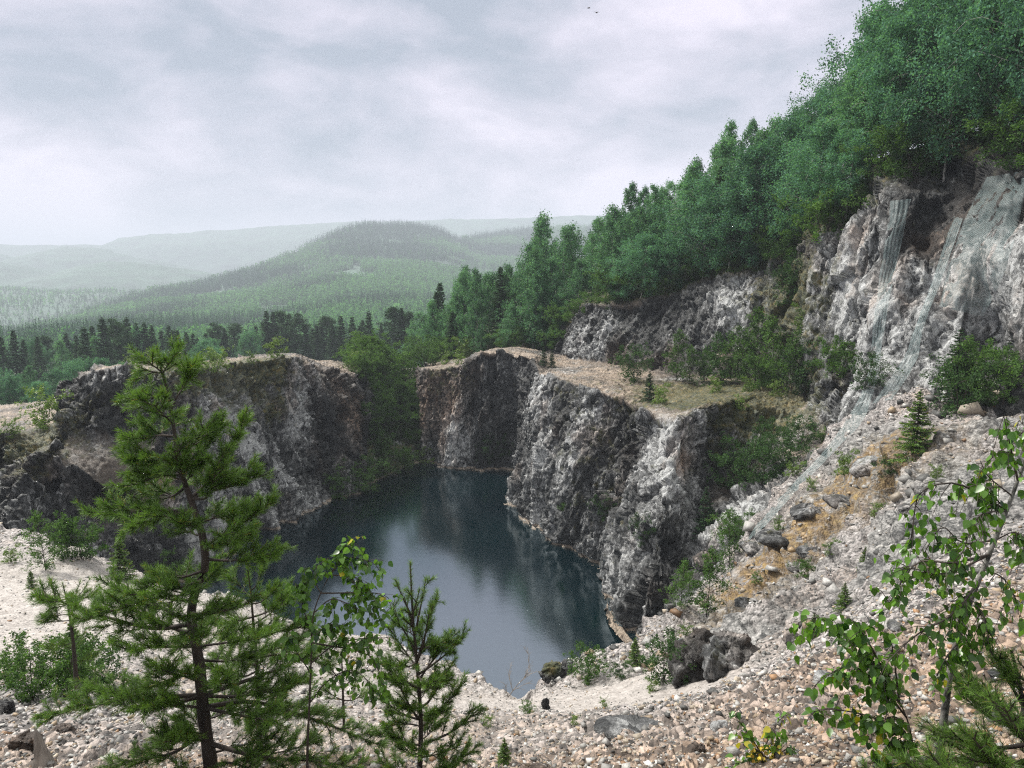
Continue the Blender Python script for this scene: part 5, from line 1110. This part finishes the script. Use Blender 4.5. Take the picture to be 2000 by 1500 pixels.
def fg_birch(label, y, trunk, r0, limbs, seed, size=.05, mat='leaf', bark='white_bark', **kw):
    rng = np.random.default_rng(seed); T = smooth_path([PY(u, v, y + d) for u, v, d in trunk], 30); o = T[0].copy(); t = thing('birch_tree', label, 'birch', tuple(o)); T = T - o
    wd = Acc(); tube(wd, T, np.linspace(r0, r0 * .18, 30), 9); obj('trunk', wd.mesh('trunk', smooth=True, mats=[M[bark]]), t)
    for pts, tw in limbs:
        P = [PY(u, v, y + d) - o for u, v, d in pts]; k = int(np.argmin(np.linalg.norm(T - P[0], axis=1))); P[0] = T[k]
        leafy_limb(t, P, rng, size=size, twigs=tw, mat=mat, r=.002 + .004 * min(1, np.linalg.norm(P[-1] - P[0]) * 2), **kw)
    return t
fg_birch('leaning birch with lichen-spotted trunk and hanging leaves at right', 2.9,
    [(1818,1600,0),(1832,1500,0),(1845,1390,0),(1858,1300,.02),(1885,1200,.04),(1925,1100,.05),(1965,1000,.05),(2010,880,.05),(2060,760,0)], .019,
    [([(1990,950,0),(1975,880,-.05),(1960,810,-.1)],11),([(2000,920,0),(2010,850,0),(1990,820,.05)],8),([(1970,1000,0),(1930,960,0),(1890,940,.05)],8),([(1955,1010,.05),(1870,945,.05),(1800,960,.05),(1785,1010,.05),(1778,1090,.05)],11),
     ([(1940,1060,0),(1880,1060,0),(1840,1030,0),(1805,1080,.05)],9),([(1935,1080,0),(1860,1100,-.05),(1790,1100,-.05),(1735,1180,-.05)],16),([(1925,1100,0),(1850,1120,0),(1780,1110,0),(1745,1110,0)],10),([(1905,1140,0),(1860,1200,-.1),(1790,1240,-.1),(1735,1290,-.1)],12),
     ([(1900,1150,0),(1880,1180,-.1),(1850,1240,-.1)],10),([(1890,1180,0),(1920,1200,-.1),(1940,1250,-.1)],9),([(1920,1100,0),(1960,1130,-.05),(1990,1180,0)],7),([(1870,1260,0),(1845,1290,-.1),(1830,1320,-.1)],7),([(1940,1060,0),(1985,1040,0),(2010,1080,0)],8),
     ([(1960,1000,0),(1910,1010,-.1),(1880,1080,-.1)],10),([(1975,980,0),(1930,930,.05),(1915,900,.05)],7),([(1870,1240,0),(1900,1260,.05),(1890,1300,.05)],6)], 41, size=.035, tl=.11, hang=.75, dens=.8, bark='lichen_bark', yellow=.015)
fg_birch('low birch sapling with broad dark leaves left of the birch trunk', 3.1,
    [(1795,1640,0),(1790,1540,0),(1785,1470,0),(1770,1400,0),(1735,1330,0)], .008,
    [([(1760,1380,0),(1700,1290,0),(1640,1230,0),(1590,1205,0),(1552,1222,0)],16),([(1770,1400,0),(1720,1340,0),(1660,1300,0),(1600,1330,0)],12),([(1735,1330,0),(1700,1260,-.05),(1665,1210,-.05)],9),([(1780,1440,0),(1700,1400,0),(1620,1385,0),(1590,1390,0)],9),
     ([(1775,1420,0),(1740,1400,-.1),(1690,1440,-.1)],8),([(1785,1460,0),(1760,1440,-.1),(1735,1480,-.1)],7),([(1740,1340,0),(1720,1300,0),(1735,1380,-.1)],7),([(1760,1370,0),(1740,1250,0),(1720,1230,0)],6)], 43, size=.043, tl=.12, hang=.6, dens=.85, bark='bark')
fg_birch('birch sapling with yellow-tipped leaves between the two pines', 4.6,
    [(600,1600,0),(600,1480,0),(604,1380,0),(608,1280,0),(612,1200,0),(640,1130,0),(672,1080,0),(682,1052,0)], .010,
    [([(640,1130,0),(680,1090,0),(735,1100,0)],9),([(650,1120,0),(700,1130,.05),(722,1165,.05)],9),([(612,1200,0),(650,1170,0),(700,1190,0),(735,1200,0)],12),([(610,1230,0),(590,1180,0),(590,1145,0)],8),([(608,1260,0),(640,1220,-.1),(680,1225,-.1)],10),([(606,1300,0),(650,1262,0),(700,1248,0),(760,1245,0)],12),
     ([(700,1180,.05),(745,1160,.05),(765,1190,.05)],6),([(606,1320,0),(570,1260,0),(560,1240,0)],6),([(604,1380,0),(640,1330,0),(690,1310,0),(740,1350,0)],10),([(625,1160,0),(610,1120,0),(640,1090,0)],8),([(660,1100,0),(670,1070,0),(690,1055,0)],6),([(700,1250,0),(720,1280,0),(745,1340,0)],6)], 45, size=.045, tl=.13, hang=.6, bark='bark', yellow=.012)
fg_birch('small birch sapling with a few leaves at the bottom right of centre', 3.6,
    [(1500,1640,0),(1500,1560,0),(1495,1500,0),(1490,1440,0)], .005,
    [([(1495,1480,0),(1460,1430,0),(1435,1400,0)],6),([(1492,1460,0),(1520,1410,0),(1535,1395,0)],5),([(1498,1500,0),(1540,1460,0),(1560,1480,0)],5),([(1498,1500,0),(1440,1490,0),(1425,1510,0)],6),([(1495,1500,0),(1480,1470,0),(1470,1490,0)],5)], 47, size=.042, tl=.09, hang=.5, bark='bark', dens=.8)
yl = NT("yellow_leaves"); yl.bsdf(Base_Color=yl.ramp(yl.attr('rnd'), [(.1, (.25, .16, .01)), (.8, (.55, .42, .03))]), Roughness=.5); M['yleaf'] = yl.m
fg_birch('yellow-leaved little plant at the bottom edge right of centre', 3.55,
    [(1500,1640,0),(1500,1540,0),(1500,1500,0),(1498,1470,0)], .003,
    [([(1499,1480,0),(1480,1465,0),(1472,1470,0)],5),([(1499,1475,0),(1510,1460,0),(1525,1465,0)],5),([(1499,1490,0),(1490,1485,0),(1485,1495,0)],4),([(1499,1490,0),(1512,1480,0),(1520,1492,0)],4)], 49, size=.022, tl=.05, hang=.2, mat='yleaf', bark='bark', dens=1.3)

# leafless shrub on the rim
rng = np.random.default_rng(61); p = HIT(992, 1362)
A = Acc(); k = p[1] / FPX
def twigs(b, d, l, dep):
    tip = b + d * l; P = smooth_path([b, b + d * l * .5 + rng.normal(size=3) * .04 * l, tip], 5); tube(A, P, np.linspace(.010, .004, 5) * (dep + 1) / 3, 4)
    if dep <= 0: return
    for i in range(5 if dep > 1 else 4):
        q = P[rng.integers(1, 5)]; twigs(q, unit(d + rng.normal(size=3) * .5 + [.1, 0, .1]), l * rng.uniform(.3, .55), dep - 1)
twigs(np.zeros(3), unit(np.array([.6, 0, .75])), 75 * k, 3); twigs(np.zeros(3), unit(np.array([-.2, 0, .9])), 30 * k, 2)
o = obj('bare_shrub', A.mesh('bare_shrub', mats=[M['dead']]), loc=tuple(p)); tag(o, 'leafless grey twiggy shrub on the rim in front of the water', 'shrub')
